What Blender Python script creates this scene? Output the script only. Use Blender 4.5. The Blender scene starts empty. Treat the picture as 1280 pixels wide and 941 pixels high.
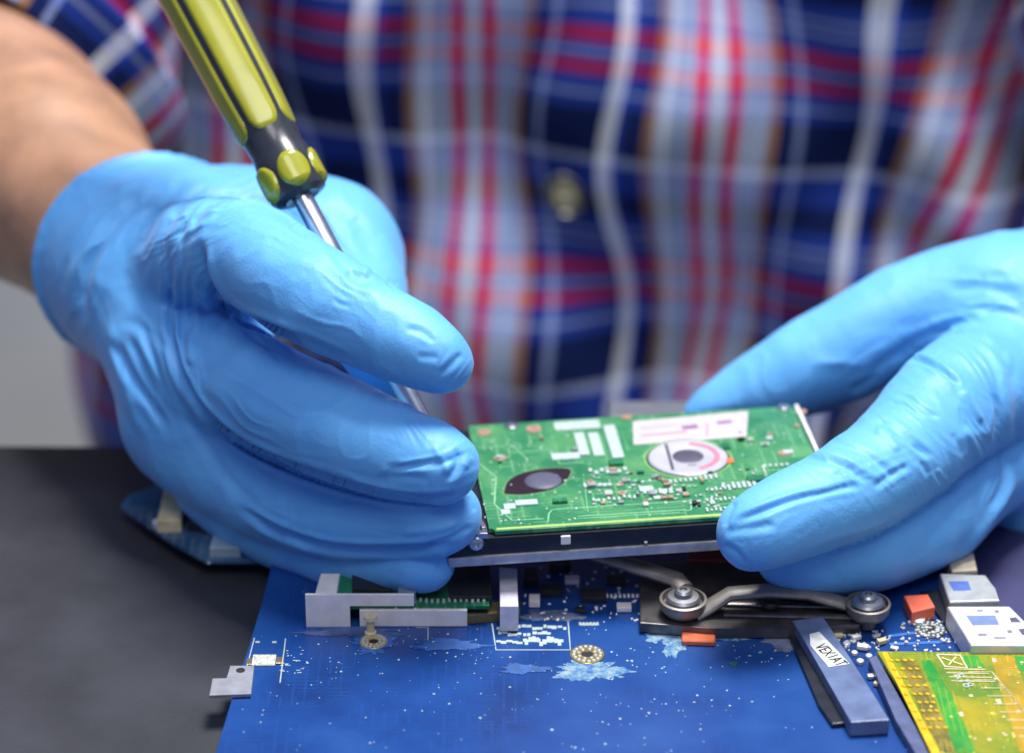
import bpy, bmesh, math, random
import numpy as np
from mathutils import Vector, Matrix, Euler

random.seed(7); np.random.seed(7)
S = bpy.context.scene
COL = S.collection
R = math.radians

# ------------------------------------------------------------------ camera, world, lights, exposure
PITCH = 27.0
FPX = 100.0 / 36.0 * 1280.0          # focal length in pixels of the 1280 px wide photograph
CX, CY = 640.0, 470.5
cam_d = bpy.data.cameras.new('camera'); cam = bpy.data.objects.new('camera', cam_d); COL.objects.link(cam)
cam.location = (0.0, -0.70, 0.4192)
cam.rotation_euler = (R(90 - PITCH), 0, 0)
cam_d.lens = 100; cam_d.sensor_width = 36; cam_d.clip_start = 0.05; cam_d.clip_end = 60
cam_d.dof.use_dof = True; cam_d.dof.focus_distance = 0.757; cam_d.dof.aperture_fstop = 6.2
S.camera = cam
CM = Matrix.Translation(cam.location) @ cam.rotation_euler.to_matrix().to_4x4()
CMn = np.array(CM)

w = bpy.data.worlds.new('World'); S.world = w; w.use_nodes = True
w.node_tree.nodes['Background'].inputs[0].default_value = (0.46, 0.56, 1.0, 1)
w.node_tree.nodes['Background'].inputs[1].default_value = 0.42

def area(name, loc, target, size, energy, color=(1, 1, 1), sy=None):
    l = bpy.data.lights.new(name, 'AREA'); l.energy = energy; l.color = color
    l.shape = 'RECTANGLE'; l.size = size; l.size_y = sy or size
    o = bpy.data.objects.new(name, l); COL.objects.link(o)
    o.location = loc
    o.rotation_euler = (Vector(target) - Vector(loc)).to_track_quat('-Z', 'Y').to_euler()
    return o
area('key_softbox', (0.16, 0.18, 1.10), (0.0, 0.0, 0.05), 0.36, 24.0, (1.0, 0.985, 0.95))
area('fill_softbox', (0.05, -0.75, 1.35), (0, 0.30, 0.0), 0.6, 7.5, (1.0, 0.99, 0.96))

S.view_settings.view_transform = 'Standard'; S.view_settings.look = 'None'
S.view_settings.exposure = 0.0; S.view_settings.gamma = 1.0; S.view_settings.use_curve_mapping = False
S.render.engine = 'CYCLES'
S.cycles.max_bounces = 6

# ------------------------------------------------------------------ helpers
def cs(px, py, d):
    """pixel of the photograph + distance along the axis -> point in the camera's frame"""
    return Vector(((px - CX) / FPX * d, -(py - CY) / FPX * d, -d))
def wp(px, py, d): return CM @ cs(px, py, d)
def onz(px, py, z):
    """point of the horizontal plane z seen at that pixel"""
    o = cam.location; v = CM.to_3x3() @ cs(px, py, 1.0)
    return o + v * ((z - o.z) / v.z)

def tag(o, label=None, cat=None, group=None, kind=None):
    if label: o['label'] = label
    if cat: o['category'] = cat
    if group: o['group'] = group
    if kind: o['kind'] = kind
    return o
def empty(name, mat=None, loc=None):
    o = bpy.data.objects.new(name, None); o.empty_display_size = 0.01; COL.objects.link(o)
    if mat is not None: o.matrix_world = mat
    if loc is not None: o.location = loc
    return o
def link(name, me, mat, parent=None, smooth=True, world=False):
    """world=True: mesh data are world coordinates although the parent has a transform"""
    o = bpy.data.objects.new(name, me); COL.objects.link(o)
    if mat is not None and not len(me.materials): me.materials.append(mat)
    if smooth: me.shade_smooth()
    if parent is not None:
        if world:
            m = parent.matrix_basis.copy()
            p = parent.parent
            while p is not None: m = p.matrix_basis @ m; p = p.parent
            me.transform(m.inverted())
        o.parent = parent
    return o

class MB:
    """collects shapes for one mesh"""
    def __init__(s): s.bm = bmesh.new()
    def box(s, c, size, rz=0, bev=0.0, M=None, seg=2):
        r = bmesh.ops.create_cube(s.bm, size=1.0)
        vs = r['verts']
        bmesh.ops.scale(s.bm, vec=size, verts=vs)
        if bev > 0:
            es = list({e for v in vs for e in v.link_edges})
            g = bmesh.ops.bevel(s.bm, geom=es, offset=bev, segments=seg, affect='EDGES', profile=0.6)
            vs = list({v for f in g['faces'] for v in f.verts} | {v for v in vs if v.is_valid})
        m = Matrix.Translation(c) @ Matrix.Rotation(rz, 4, 'Z')
        if M is not None: m = M @ m
        bmesh.ops.transform(s.bm, matrix=m, verts=vs)
        return s
    def prism(s, pts, z0, z1, bev=0.0, M=None):
        """outline (x,y) extruded from z0 to z1"""
        b = [s.bm.verts.new((p[0], p[1], z0)) for p in pts]
        t = [s.bm.verts.new((p[0], p[1], z1)) for p in pts]
        n = len(pts)
        A = sum(pts[i][0] * pts[(i + 1) % n][1] - pts[(i + 1) % n][0] * pts[i][1] for i in range(n))
        if A < 0: b.reverse(); t.reverse()
        fs = [s.bm.faces.new(t), s.bm.faces.new(list(reversed(b)))]
        for i in range(n):
            j = (i + 1) % n
            fs.append(s.bm.faces.new((b[i], b[j], t[j], t[i])))
        vs = b + t
        if bev > 0:
            es = list(fs[0].edges)
            g = bmesh.ops.bevel(s.bm, geom=es, offset=bev, segments=2, affect='EDGES', profile=0.6)
            vs = list({v for f in g['faces'] for v in f.verts} | {v for v in vs if v.is_valid})
        if M is not None: bmesh.ops.transform(s.bm, matrix=M, verts=vs)
        return s
    def lathe(s, prof, n=32, M=None, cap=True):
        """prof: list of (radius, z)"""
        rings = []
        vs = []
        for r, z in prof:
            ring = [s.bm.verts.new((r * math.cos(2 * math.pi * k / n), r * math.sin(2 * math.pi * k / n), z)) for k in range(n)]
            rings.append(ring); vs += ring
        for a, b in zip(rings, rings[1:]):
            for k in range(n):
                s.bm.faces.new((a[k], a[(k + 1) % n], b[(k + 1) % n], b[k]))
        if cap:
            s.bm.faces.new(list(reversed(rings[0]))); s.bm.faces.new(rings[-1])
        if M is not None: bmesh.ops.transform(s.bm, matrix=M, verts=vs)
        return s
    def tube(s, pts, rad, n=10, flat=None):
        pts = [Vector(p) for p in pts]
        rings = []
        for i, p in enumerate(pts):
            t = (pts[min(i + 1, len(pts) - 1)] - pts[max(i - 1, 0)]).normalized()
            a = t.cross(Vector((0, 0, 1)))
            if a.length < 1e-4: a = Vector((1, 0, 0))
            a.normalize(); b = a.cross(t)
            r = rad[i] if isinstance(rad, (list, tuple)) else rad
            fb = flat if flat else 1.0
            rings.append([s.bm.verts.new(p + a * r * math.cos(2 * math.pi * k / n) + b * r * fb * math.sin(2 * math.pi * k / n)) for k in range(n)])
        for x, y in zip(rings, rings[1:]):
            for k in range(n): s.bm.faces.new((x[k], x[(k + 1) % n], y[(k + 1) % n], y[k]))
        s.bm.faces.new(list(reversed(rings[0]))); s.bm.faces.new(rings[-1])
        return s
    def ribbon(s, pts, wid, h, z0=0.0):
        """flat strip that follows 2-D points, thickness h"""
        L = []; Rr = []
        for i, p in enumerate(pts):
            a = Vector(pts[max(i - 1, 0)][:2]); b = Vector(pts[min(i + 1, len(pts) - 1)][:2])
            t = (b - a).normalized(); n = Vector((-t.y, t.x)) * wid / 2
            L.append((p[0] + n.x, p[1] + n.y)); Rr.append((p[0] - n.x, p[1] - n.y))
        for i in range(len(pts) - 1):
            s.prism([L[i], L[i + 1], Rr[i + 1], Rr[i]], z0, z0 + h)
        return s
    def build(s, name, mat, parent=None, smooth=False, world=False, normals=True):
        if normals: bmesh.ops.recalc_face_normals(s.bm, faces=s.bm.faces[:])
        me = bpy.data.meshes.new(name); s.bm.to_mesh(me); s.bm.free()
        if smooth:
            me.shade_smooth()
            try: me.set_sharp_from_angle(angle=R(35))
            except Exception: pass
        return link(name, me, mat, parent, smooth=False, world=world)

def text_mesh(body, size, depth=0.00005):
    c = bpy.data.curves.new('writing', 'FONT'); c.body = body; c.size = size; c.extrude = depth
    c.align_x = 'CENTER'; c.align_y = 'CENTER'
    o = bpy.data.objects.new('writing', c); COL.objects.link(o)
    bpy.context.view_layer.update()
    me = bpy.data.meshes.new_from_object(o.evaluated_get(bpy.context.evaluated_depsgraph_get()))
    bpy.data.objects.remove(o); bpy.data.curves.remove(c)
    me.materials.clear()
    return me

# ------------------------------------------------------------------ materials
def newmat(name):
    m = bpy.data.materials.new(name); m.use_nodes = True
    return m, m.node_tree.nodes, m.node_tree.links, m.node_tree.nodes['Principled BSDF']
def N(nt, typ, **kw):
    n = nt.nodes.new(typ)
    for k, v in kw.items():
        if k.startswith('i_'): n.inputs[k[2:].replace('_', ' ')].default_value = v
        else: setattr(n, k, v)
    return n
def ramp(nt, stops, interp='LINEAR'):
    n = nt.nodes.new('ShaderNodeValToRGB'); n.color_ramp.interpolation = interp
    e = n.color_ramp.elements
    while len(e) > 1: e.remove(e[0])
    e[0].position = stops[0][0]; e[0].color = (*stops[0][1], 1) if len(stops[0][1]) == 3 else stops[0][1]
    for p, c in stops[1:]:
        x = e.new(p); x.color = (*c, 1)
    return n
def simple(name, col, rough=0.5, metal=0.0, var=0.15, scale=300, bump=0.0, bscale=None, spec=0.5, coat=0.0, sss=0.0, ssr=(1, .3, .1)):
    m, nd, lk, b = newmat(name); nt = m.node_tree
    tc = N(nt, 'ShaderNodeTexCoord')
    nz = N(nt, 'ShaderNodeTexNoise'); nz.inputs['Scale'].default_value = scale; nz.inputs['Detail'].default_value = 5
    lk.new(tc.outputs['Object'], nz.inputs['Vector'])
    r = ramp(nt, [(0.3, tuple(c * (1 - var) for c in col)), (0.7, tuple(min(1, c * (1 + var)) for c in col))])
    lk.new(nz.outputs['Fac'], r.inputs[0]); lk.new(r.outputs[0], b.inputs['Base Color'])
    b.inputs['Roughness'].default_value = rough; b.inputs['Metallic'].default_value = metal
    b.inputs['Specular IOR Level'].default_value = spec
    b.inputs['Coat Weight'].default_value = coat
    if sss:
        b.inputs['Subsurface Weight'].default_value = sss; b.inputs['Subsurface Radius'].default_value = ssr
        b.inputs['Subsurface Scale'].default_value = 0.004
    if bump:
        n2 = N(nt, 'ShaderNodeTexNoise'); n2.inputs['Scale'].default_value = bscale or scale * 2; n2.inputs['Detail'].default_value = 4
        lk.new(tc.outputs['Object'], n2.inputs['Vector'])
        bp = N(nt, 'ShaderNodeBump'); bp.inputs['Strength'].default_value = 0.6; bp.inputs['Distance'].default_value = bump
        lk.new(n2.outputs['Fac'], bp.inputs['Height']); lk.new(bp.outputs[0], b.inputs['Normal'])
    return m

M = {}
M['table'] = simple('black_tabletop', (0.026, 0.027, 0.034), 0.5, var=0.3, scale=40, bump=0.00008, bscale=900)
M['floor'] = simple('grey_floor', (0.56, 0.53, 0.41), 0.6, var=0.3, scale=1.6)
M['violet'] = simple('violet_cloth', (0.028, 0.028, 0.10), 0.7, var=0.2, scale=30)
M['steel'] = simple('brushed_steel', (0.62, 0.63, 0.66), 0.28, 1.0, var=0.12, scale=500, bump=0.00003, bscale=1500)
M['alu'] = simple('cast_aluminium', (0.50, 0.51, 0.54), 0.45, 0.85, var=0.15, scale=400, bump=0.00006, bscale=900)
M['tin'] = simple('matt_tin', (0.82, 0.78, 0.74), 0.42, 0.15, var=0.10, scale=200, bump=0.00004, bscale=700)
M['dark_metal'] = simple('dark_nickel', (0.14, 0.13, 0.13), 0.38, 0.8, var=0.25, scale=250, bump=0.00005, bscale=700)
M['arm_metal'] = simple('grey_brown_nickel', (0.24, 0.22, 0.20), 0.45, 0.6, var=0.2, scale=250, bump=0.00004, bscale=700)
M['black'] = simple('black_plastic', (0.012, 0.014, 0.022), 0.36, var=0.3, scale=300, bump=0.00004, bscale=900)
M['chip'] = simple('chip_epoxy', (0.015, 0.016, 0.018), 0.45, var=0.2, scale=300, bump=0.00003, bscale=1500)
M['frame'] = simple('black_drive_frame', (0.010, 0.012, 0.022), 0.33, var=0.3, scale=250, bump=0.00005, bscale=800)
M['white'] = simple('white_print', (0.38, 0.46, 0.45), 0.5, var=0.1, scale=600)
M['solder'] = simple('solder', (0.70, 0.71, 0.70), 0.42, 0.5, var=0.15, scale=900)
M['gold'] = simple('gold_plating', (0.80, 0.58, 0.28), 0.28, 0.9, var=0.15, scale=600)
M['orange'] = simple('orange_pad', (0.62, 0.13, 0.05), 0.5, var=0.25, scale=300, bump=0.00008, bscale=900)
M['copper'] = simple('copper_pad', (0.40, 0.25, 0.18), 0.4, 0.2, var=0.2, scale=500)
M['pink'] = simple('pink_ink', (0.45, 0.17, 0.24), 0.5, var=0.1)
M['red'] = simple('dark_red_plastic', (0.30, 0.015, 0.02), 0.4, var=0.2)
M['ink'] = simple('black_ink', (0.01, 0.01, 0.012), 0.5)
M['cream'] = simple('cream_plastic', (0.62, 0.52, 0.30), 0.4, var=0.25, scale=200)
M['skin'] = simple('skin', (0.37, 0.20, 0.118), 0.42, var=0.26, scale=55, bump=0.00015, bscale=500, sss=0.15)
M['motor'] = simple('motor_white', (0.50, 0.50, 0.55), 0.4, 0.3, var=0.06, scale=200)
M['hub'] = simple('motor_hub', (0.20, 0.20, 0.26), 0.3, 0.7, var=0.1)

def glove_mat():
    m, nd, lk, b = newmat('blue_nitrile'); nt = m.node_tree
    tc = N(nt, 'ShaderNodeTexCoord')
    n1 = N(nt, 'ShaderNodeTexNoise'); n1.inputs['Scale'].default_value = 25; n1.inputs['Detail'].default_value = 4
    lk.new(tc.outputs['Object'], n1.inputs['Vector'])
    r = ramp(nt, [(0.3, (0.098, 0.352, 0.74)), (0.7, (0.135, 0.425, 0.80))])
    lk.new(n1.outputs['Fac'], r.inputs[0]); lk.new(r.outputs[0], b.inputs['Base Color'])
    b.inputs['Roughness'].default_value = 0.50; b.inputs['Specular IOR Level'].default_value = 0.40
    b.inputs['Subsurface Weight'].default_value = 0.18; b.inputs['Subsurface Scale'].default_value = 0.003
    b.inputs['Subsurface Radius'].default_value = (0.3, 0.6, 1.0)
    b.inputs['Sheen Weight'].default_value = 0.12; b.inputs['Sheen Roughness'].default_value = 0.4
    # fine latex grain, then small directional wrinkles where a slow mask lets them through
    n2 = N(nt, 'ShaderNodeTexNoise'); n2.inputs['Scale'].default_value = 1400; n2.inputs['Detail'].default_value = 4
    n3 = N(nt, 'ShaderNodeTexNoise'); n3.inputs['Scale'].default_value = 190; n3.inputs['Detail'].default_value = 3; n3.inputs['Distortion'].default_value = 1.2
    n4 = N(nt, 'ShaderNodeTexNoise'); n4.inputs['Scale'].default_value = 30
    for n in (n2, n3, n4): lk.new(tc.outputs['Object'], n.inputs['Vector'])
    r4 = ramp(nt, [(0.42, (0.1, 0.1, 0.1)), (0.62, (1, 1, 1))]); lk.new(n4.outputs['Fac'], r4.inputs[0])
    mu = N(nt, 'ShaderNodeMath', operation='MULTIPLY'); lk.new(n3.outputs['Fac'], mu.inputs[0]); lk.new(r4.outputs[0], mu.inputs[1])
    b1 = N(nt, 'ShaderNodeBump'); b1.inputs['Strength'].default_value = 0.5; b1.inputs['Distance'].default_value = 0.00016
    b2 = N(nt, 'ShaderNodeBump'); b2.inputs['Strength'].default_value = 0.35; b2.inputs['Distance'].default_value = 0.0006
    lk.new(n2.outputs['Fac'], b1.inputs['Height']); lk.new(mu.outputs[0], b2.inputs['Height'])
    lk.new(b1.outputs[0], b2.inputs['Normal']); lk.new(b2.outputs[0], b.inputs['Normal'])
    return m
M['glove'] = glove_mat()

def plaid_mat():
    m, nd, lk, b = newmat('plaid_cotton'); nt = m.node_tree
    uv = N(nt, 'ShaderNodeUVMap'); uv.uv_map = 'UVMap'
    sp = N(nt, 'ShaderNodeSeparateXYZ'); lk.new(uv.outputs[0], sp.inputs[0])
    navy = (0.003, 0.010, 0.065); blue = (0.018, 0.06, 0.40); grey = (0.56, 0.66, 0.78); red = (0.85, 0.002, 0.03)
    pale = (0.93, 0.97, 0.97); brown = (0.42, 0.21, 0.04); lt = (0.30, 0.38, 0.62); greyd = (0.34, 0.43, 0.62)
    P = 310.0
    def st(L): return [(p / P, c) for p, c in L]
    U = ramp(nt, st([(0, brown), (10, grey), (18, pale), (24, grey), (34, greyd), (40, grey), (52, red), (67, grey), (75, pale), (84, grey), (92, red), (107, grey),
                     (120, greyd), (126, grey), (136, greyd), (141, brown), (152, navy), (172, lt), (181, navy), (254, pale), (275, blue), (284, navy)]), 'CONSTANT')
    P = 295.0
    redv = (0.50, 0.012, 0.06)
    V = ramp(nt, st([(0, redv), (18, blue), (26, lt), (30, blue), (38, redv), (54, blue), (72, lt), (78, blue), (92, navy), (152, (0.45, 0.52, 0.72)), (162, blue), (200, navy), (232, blue),
                     (252, lt), (257, blue), (268, lt), (274, blue)]), 'CONSTANT')
    for ax, rm, per in (('X', U, 0.0935), ('Y', V, 0.0960)):
        a = N(nt, 'ShaderNodeMath', operation='DIVIDE'); a.inputs[1].default_value = per
        f = N(nt, 'ShaderNodeMath', operation='FRACT')
        lk.new(sp.outputs[ax], a.inputs[0]); lk.new(a.outputs[0], f.inputs[0]); lk.new(f.outputs[0], rm.inputs[0])
    mx = N(nt, 'ShaderNodeMix', data_type='RGBA'); mx.inputs[0].default_value = 0.46
    lk.new(U.outputs[0], mx.inputs[6]); lk.new(V.outputs[0], mx.inputs[7])
    # weave
    nz = N(nt, 'ShaderNodeTexNoise'); nz.inputs['Scale'].default_value = 900
    lk.new(uv.outputs[0], nz.inputs['Vector'])
    r = ramp(nt, [(0.3, (0.8, 0.8, 0.8)), (0.7, (1.15, 1.15, 1.15))]); lk.new(nz.outputs['Fac'], r.inputs[0])
    m2 = N(nt, 'ShaderNodeMix', data_type='RGBA', blend_type='MULTIPLY'); m2.inputs[0].default_value = 1
    lk.new(mx.outputs[2], m2.inputs[6]); lk.new(r.outputs[0], m2.inputs[7])
    lk.new(m2.outputs[2], b.inputs['Base Color'])
    b.inputs['Roughness'].default_value = 0.9; b.inputs['Specular IOR Level'].default_value = 0.15
    return m
M['plaid'] = plaid_mat()

def pcb_mat(name, base, light, dark, trace, tscale=1.0, speck=(0.8, 0.85, 0.85), speck_amt=0.05, patch=None):
    m, nd, lk, b = newmat(name); nt = m.node_tree
    tc = N(nt, 'ShaderNodeTexCoord')
    mp = N(nt, 'ShaderNodeMapping'); mp.inputs['Rotation'].default_value = (0, 0, 0.0)
    lk.new(tc.outputs['Object'], mp.inputs['Vector'])
    n1 = N(nt, 'ShaderNodeTexNoise'); n1.inputs['Scale'].default_value = 45; n1.inputs['Detail'].default_value = 6
    lk.new(mp.outputs[0], n1.inputs['Vector'])
    r1 = ramp(nt, [(0.30, dark), (0.5, base), (0.70, light)]); lk.new(n1.outputs['Fac'], r1.inputs[0])
    # traces: brick pattern at two scales, warped in steps
    last = r1.outputs[0]
    for sc, wdt, rot, amt in ((170 * tscale, 0.05, 0.0, 0.55), (95 * tscale, 0.035, 1.5708, 0.5), (240 * tscale, 0.06, 0.785, 0.25)):
        mr = N(nt, 'ShaderNodeMapping'); mr.inputs['Rotation'].default_value = (0, 0, rot); lk.new(tc.outputs['Object'], mr.inputs['Vector'])
        bk = N(nt, 'ShaderNodeTexBrick'); bk.inputs['Scale'].default_value = sc; bk.inputs['Mortar Size'].default_value = wdt
        bk.inputs['Brick Width'].default_value = 2.7; bk.inputs['Row Height'].default_value = 0.32; bk.offset = 0.37; bk.squash = 1.8; bk.squash_frequency = 3
        bk.inputs['Color1'].default_value = (0, 0, 0, 1); bk.inputs['Color2'].default_value = (0, 0, 0, 1); bk.inputs['Mortar'].default_value = (1, 1, 1, 1)
        lk.new(mr.outputs[0], bk.inputs['Vector'])
        nm = N(nt, 'ShaderNodeTexNoise'); nm.inputs['Scale'].default_value = 70 + sc * .2; lk.new(mr.outputs[0], nm.inputs['Vector'])
        rm = ramp(nt, [(0.50, (0, 0, 0)), (0.56, (1, 1, 1))]); lk.new(nm.outputs['Fac'], rm.inputs[0])
        mu = N(nt, 'ShaderNodeMath', operation='MULTIPLY'); lk.new(bk.outputs['Color'], mu.inputs[0]); lk.new(rm.outputs[0], mu.inputs[1])
        m3 = N(nt, 'ShaderNodeMath', operation='MULTIPLY'); m3.inputs[1].default_value = amt; lk.new(mu.outputs[0], m3.inputs[0])
        mx = N(nt, 'ShaderNodeMix', data_type='RGBA'); lk.new(m3.outputs[0], mx.inputs[0]); lk.new(last, mx.inputs[6]); mx.inputs[7].default_value = (*trace, 1)
        last = mx.outputs[2]
    # bright specks (flux, vias)
    vo = N(nt, 'ShaderNodeTexVoronoi'); vo.inputs['Scale'].default_value = 260; lk.new(tc.outputs['Object'], vo.inputs['Vector'])
    vo2 = N(nt, 'ShaderNodeTexNoise'); vo2.inputs['Scale'].default_value = 60; lk.new(tc.outputs['Object'], vo2.inputs['Vector'])
    ad = N(nt, 'ShaderNodeMath', operation='MULTIPLY_ADD'); ad.inputs[1].default_value = -0.35; ad.inputs[2].default_value = 0.0
    lk.new(vo2.outputs['Fac'], ad.inputs[0])
    sm = N(nt, 'ShaderNodeMath', operation='ADD'); lk.new(vo.outputs['Distance'], sm.inputs[0]); lk.new(ad.outputs[0], sm.inputs[1])
    lt = N(nt, 'ShaderNodeMath', operation='LESS_THAN'); lt.inputs[1].default_value = speck_amt - 0.15; lk.new(sm.outputs[0], lt.inputs[0])
    mx = N(nt, 'ShaderNodeMix', data_type='RGBA'); lk.new(lt.outputs[0], mx.inputs[0]); lk.new(last, mx.inputs[6]); mx.inputs[7].default_value = (*speck, 1)
    last = mx.outputs[2]
    lk.new(last, b.inputs['Base Color'])
    b.inputs['Roughness'].default_value = 0.32
    nb = N(nt, 'ShaderNodeTexNoise'); nb.inputs['Scale'].default_value = 500; nb.inputs['Detail'].default_value = 3; lk.new(tc.outputs['Object'], nb.inputs['Vector'])
    bp = N(nt, 'ShaderNodeBump'); bp.inputs['Strength'].default_value = 0.4; bp.inputs['Distance'].default_value = 0.0001
    lk.new(nb.outputs['Fac'], bp.inputs['Height']); lk.new(bp.outputs[0], b.inputs['Normal'])
    return m
M['green_pcb'] = pcb_mat('green_pcb', (0.026, 0.185, 0.075), (0.09, 0.27, 0.095), (0.010, 0.13, 0.055), (0.15, 0.36, 0.17), 1.0, speck=(0.28, 0.42, 0.26), speck_amt=0.07)
M['dark_green_pcb'] = pcb_mat('dark_green_pcb', (0.01, 0.13, 0.055), (0.02, 0.20, 0.08), (0.005, 0.07, 0.03), (0.05, 0.28, 0.12), 1.3)
M['blue_pcb'] = pcb_mat('blue_pcb', (0.006, 0.046, 0.21), (0.014, 0.068, 0.25), (0.004, 0.028, 0.14), (0.009, 0.056, 0.235), 1.1, speck=(0.35, 0.48, 0.65), speck_amt=0.012)
M['teal_pcb'] = pcb_mat('teal_pcb', (0.015, 0.07, 0.17), (0.05, 0.13, 0.22), (0.008, 0.03, 0.09), (0.15, 0.2, 0.2), 1.2)
M['yellow_pcb'] = pcb_mat('yellow_green_pcb', (0.15, 0.22, 0.01), (0.36, 0.27, 0.008), (0.02, 0.17, 0.02), (0.48, 0.38, 0.02), 2.2, speck=(0.75, 0.62, 0.06), speck_amt=0.10)

def lime_mat():
    m, nd, lk, b = newmat('lime_plastic')
    nt = m.node_tree; tc = N(nt, 'ShaderNodeTexCoord')
    n1 = N(nt, 'ShaderNodeTexNoise'); n1.inputs['Scale'].default_value = 60; n1.inputs['Detail'].default_value = 4; lk.new(tc.outputs['Object'], n1.inputs['Vector'])
    r = ramp(nt, [(0.3, (0.235, 0.245, 0.006)), (0.7, (0.31, 0.30, 0.014))]); lk.new(n1.outputs['Fac'], r.inputs[0]); lk.new(r.outputs[0], b.inputs['Base Color'])
    b.inputs['Roughness'].default_value = 0.2; b.inputs['Coat Weight'].default_value = 0.3; b.inputs['Coat Roughness'].default_value = 0.08
    b.inputs['Subsurface Weight'].default_value = 0.25; b.inputs['Subsurface Scale'].default_value = 0.002; b.inputs['Subsurface Radius'].default_value = (1, 1, .2)
    return m
M['lime'] = lime_mat()
M['handle_black'] = simple('handle_black', (0.022, 0.026, 0.034), 0.28, var=0.2, scale=200, bump=0.00006, bscale=600, coat=0.2)

# ------------------------------------------------------------------ setting: table, floor
def plane_slab(name, pts, z0, z1, mat, **kw):
    return MB().prism(pts, z0, z1).build(name, mat)
fl = MB().prism([(-4, -2), (4, -2), (4, 6), (-4, 6)], -0.80, -0.76).build('floor', M['floor']); tag(fl, kind='structure')
tb = MB().prism([(-0.8, -0.75), (0.8, -0.75), (0.8, 0.062), (-0.8, 0.086)], -0.022, 0.0, bev=0.002).build('tabletop', M['table'])
tag(tb, 'matt black tabletop that carries the circuit boards', 'table')

# ------------------------------------------------------------------ implicit surfaces -> mesh (numpy surface nets)
def vnoise(Pt, scale, seed=0):
    q = Pt * scale + seed * 17.13
    i = np.floor(q).astype(np.int64); f = q - i; f = f * f * (3 - 2 * f)
    def h(a, b, c):
        n = (a * 374761393 + b * 668265263 + c * 2147483647 + seed * 1274126177) & 0xffffffff
        n = ((n ^ (n >> 13)) * 1274126177) & 0xffffffff
        return ((n ^ (n >> 16)) & 0xffff) / 65535.0
    out = 0
    for dx in (0, 1):
        for dy in (0, 1):
            for dz in (0, 1):
                wgt = (f[:, 0] if dx else 1 - f[:, 0]) * (f[:, 1] if dy else 1 - f[:, 1]) * (f[:, 2] if dz else 1 - f[:, 2])
                out = out + wgt * h(i[:, 0] + dx, i[:, 1] + dy, i[:, 2] + dz)
    return out * 2 - 1

def cone_sdf(X, Y, Z, a, b, ra, rb):
    a = np.array(a, np.float32); b = np.array(b, np.float32)
    d = b - a; L2 = float(d @ d) + 1e-12
    px, py, pz = X - a[0], Y - a[1], Z - a[2]
    t = np.clip((px * d[0] + py * d[1] + pz * d[2]) / L2, 0, 1)
    # slope correction so that the silhouette follows the tangent of both spheres
    return np.sqrt((px - t * d[0]) ** 2 + (py - t * d[1]) ** 2 + (pz - t * d[2]) ** 2) - (ra + (rb - ra) * t)
def smin(a, b, k):
    h = np.clip(0.5 + 0.5 * (b - a) / k, 0, 1)
    return b * (1 - h) + a * h - k * h * (1 - h)

def catmull(ch, sub=3):
    """denser chain through (px,py,d,r) knots"""
    P = [np.array(c, float) for c in ch]
    if len(P) < 3: return P
    out = []
    for i in range(len(P) - 1):
        p0 = P[max(i - 1, 0)]; p1 = P[i]; p2 = P[i + 1]; p3 = P[min(i + 2, len(P) - 1)]
        for s in range(sub):
            t = s / sub
            out.append(0.5 * ((2 * p1) + (-p0 + p2) * t + (2 * p0 - 5 * p1 + 4 * p2 - p3) * t * t + (-p0 + 3 * p1 - 3 * p2 + p3) * t ** 3))
    out.append(P[-1]); return out

def chain_field(G, ch, k=0.004, sub=3):
    X, Y, Z = G; out = None
    pts = catmull(ch, sub)
    for a, b in zip(pts, pts[1:]):
        d = cone_sdf(X, Y, Z, cs(a[0], a[1], a[2]), cs(b[0], b[1], b[2]), a[3] * a[2] / FPX, b[3] * b[2] / FPX)
        out = d if out is None else smin(out, d, k)
    return out
def grid_for(chains, vox, pad=0.012):
    lo = np.array([9e9] * 3); hi = -lo
    for ch in chains:
        for c in ch:
            p = np.array(cs(c[0], c[1], c[2])); r = c[3] * c[2] / FPX
            lo = np.minimum(lo, p - r); hi = np.maximum(hi, p + r)
    lo -= pad; hi += pad
    ax = [np.arange(lo[i], hi[i], vox, dtype=np.float32) for i in range(3)]
    return lo, np.meshgrid(*ax, indexing='ij', sparse=True)

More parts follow.
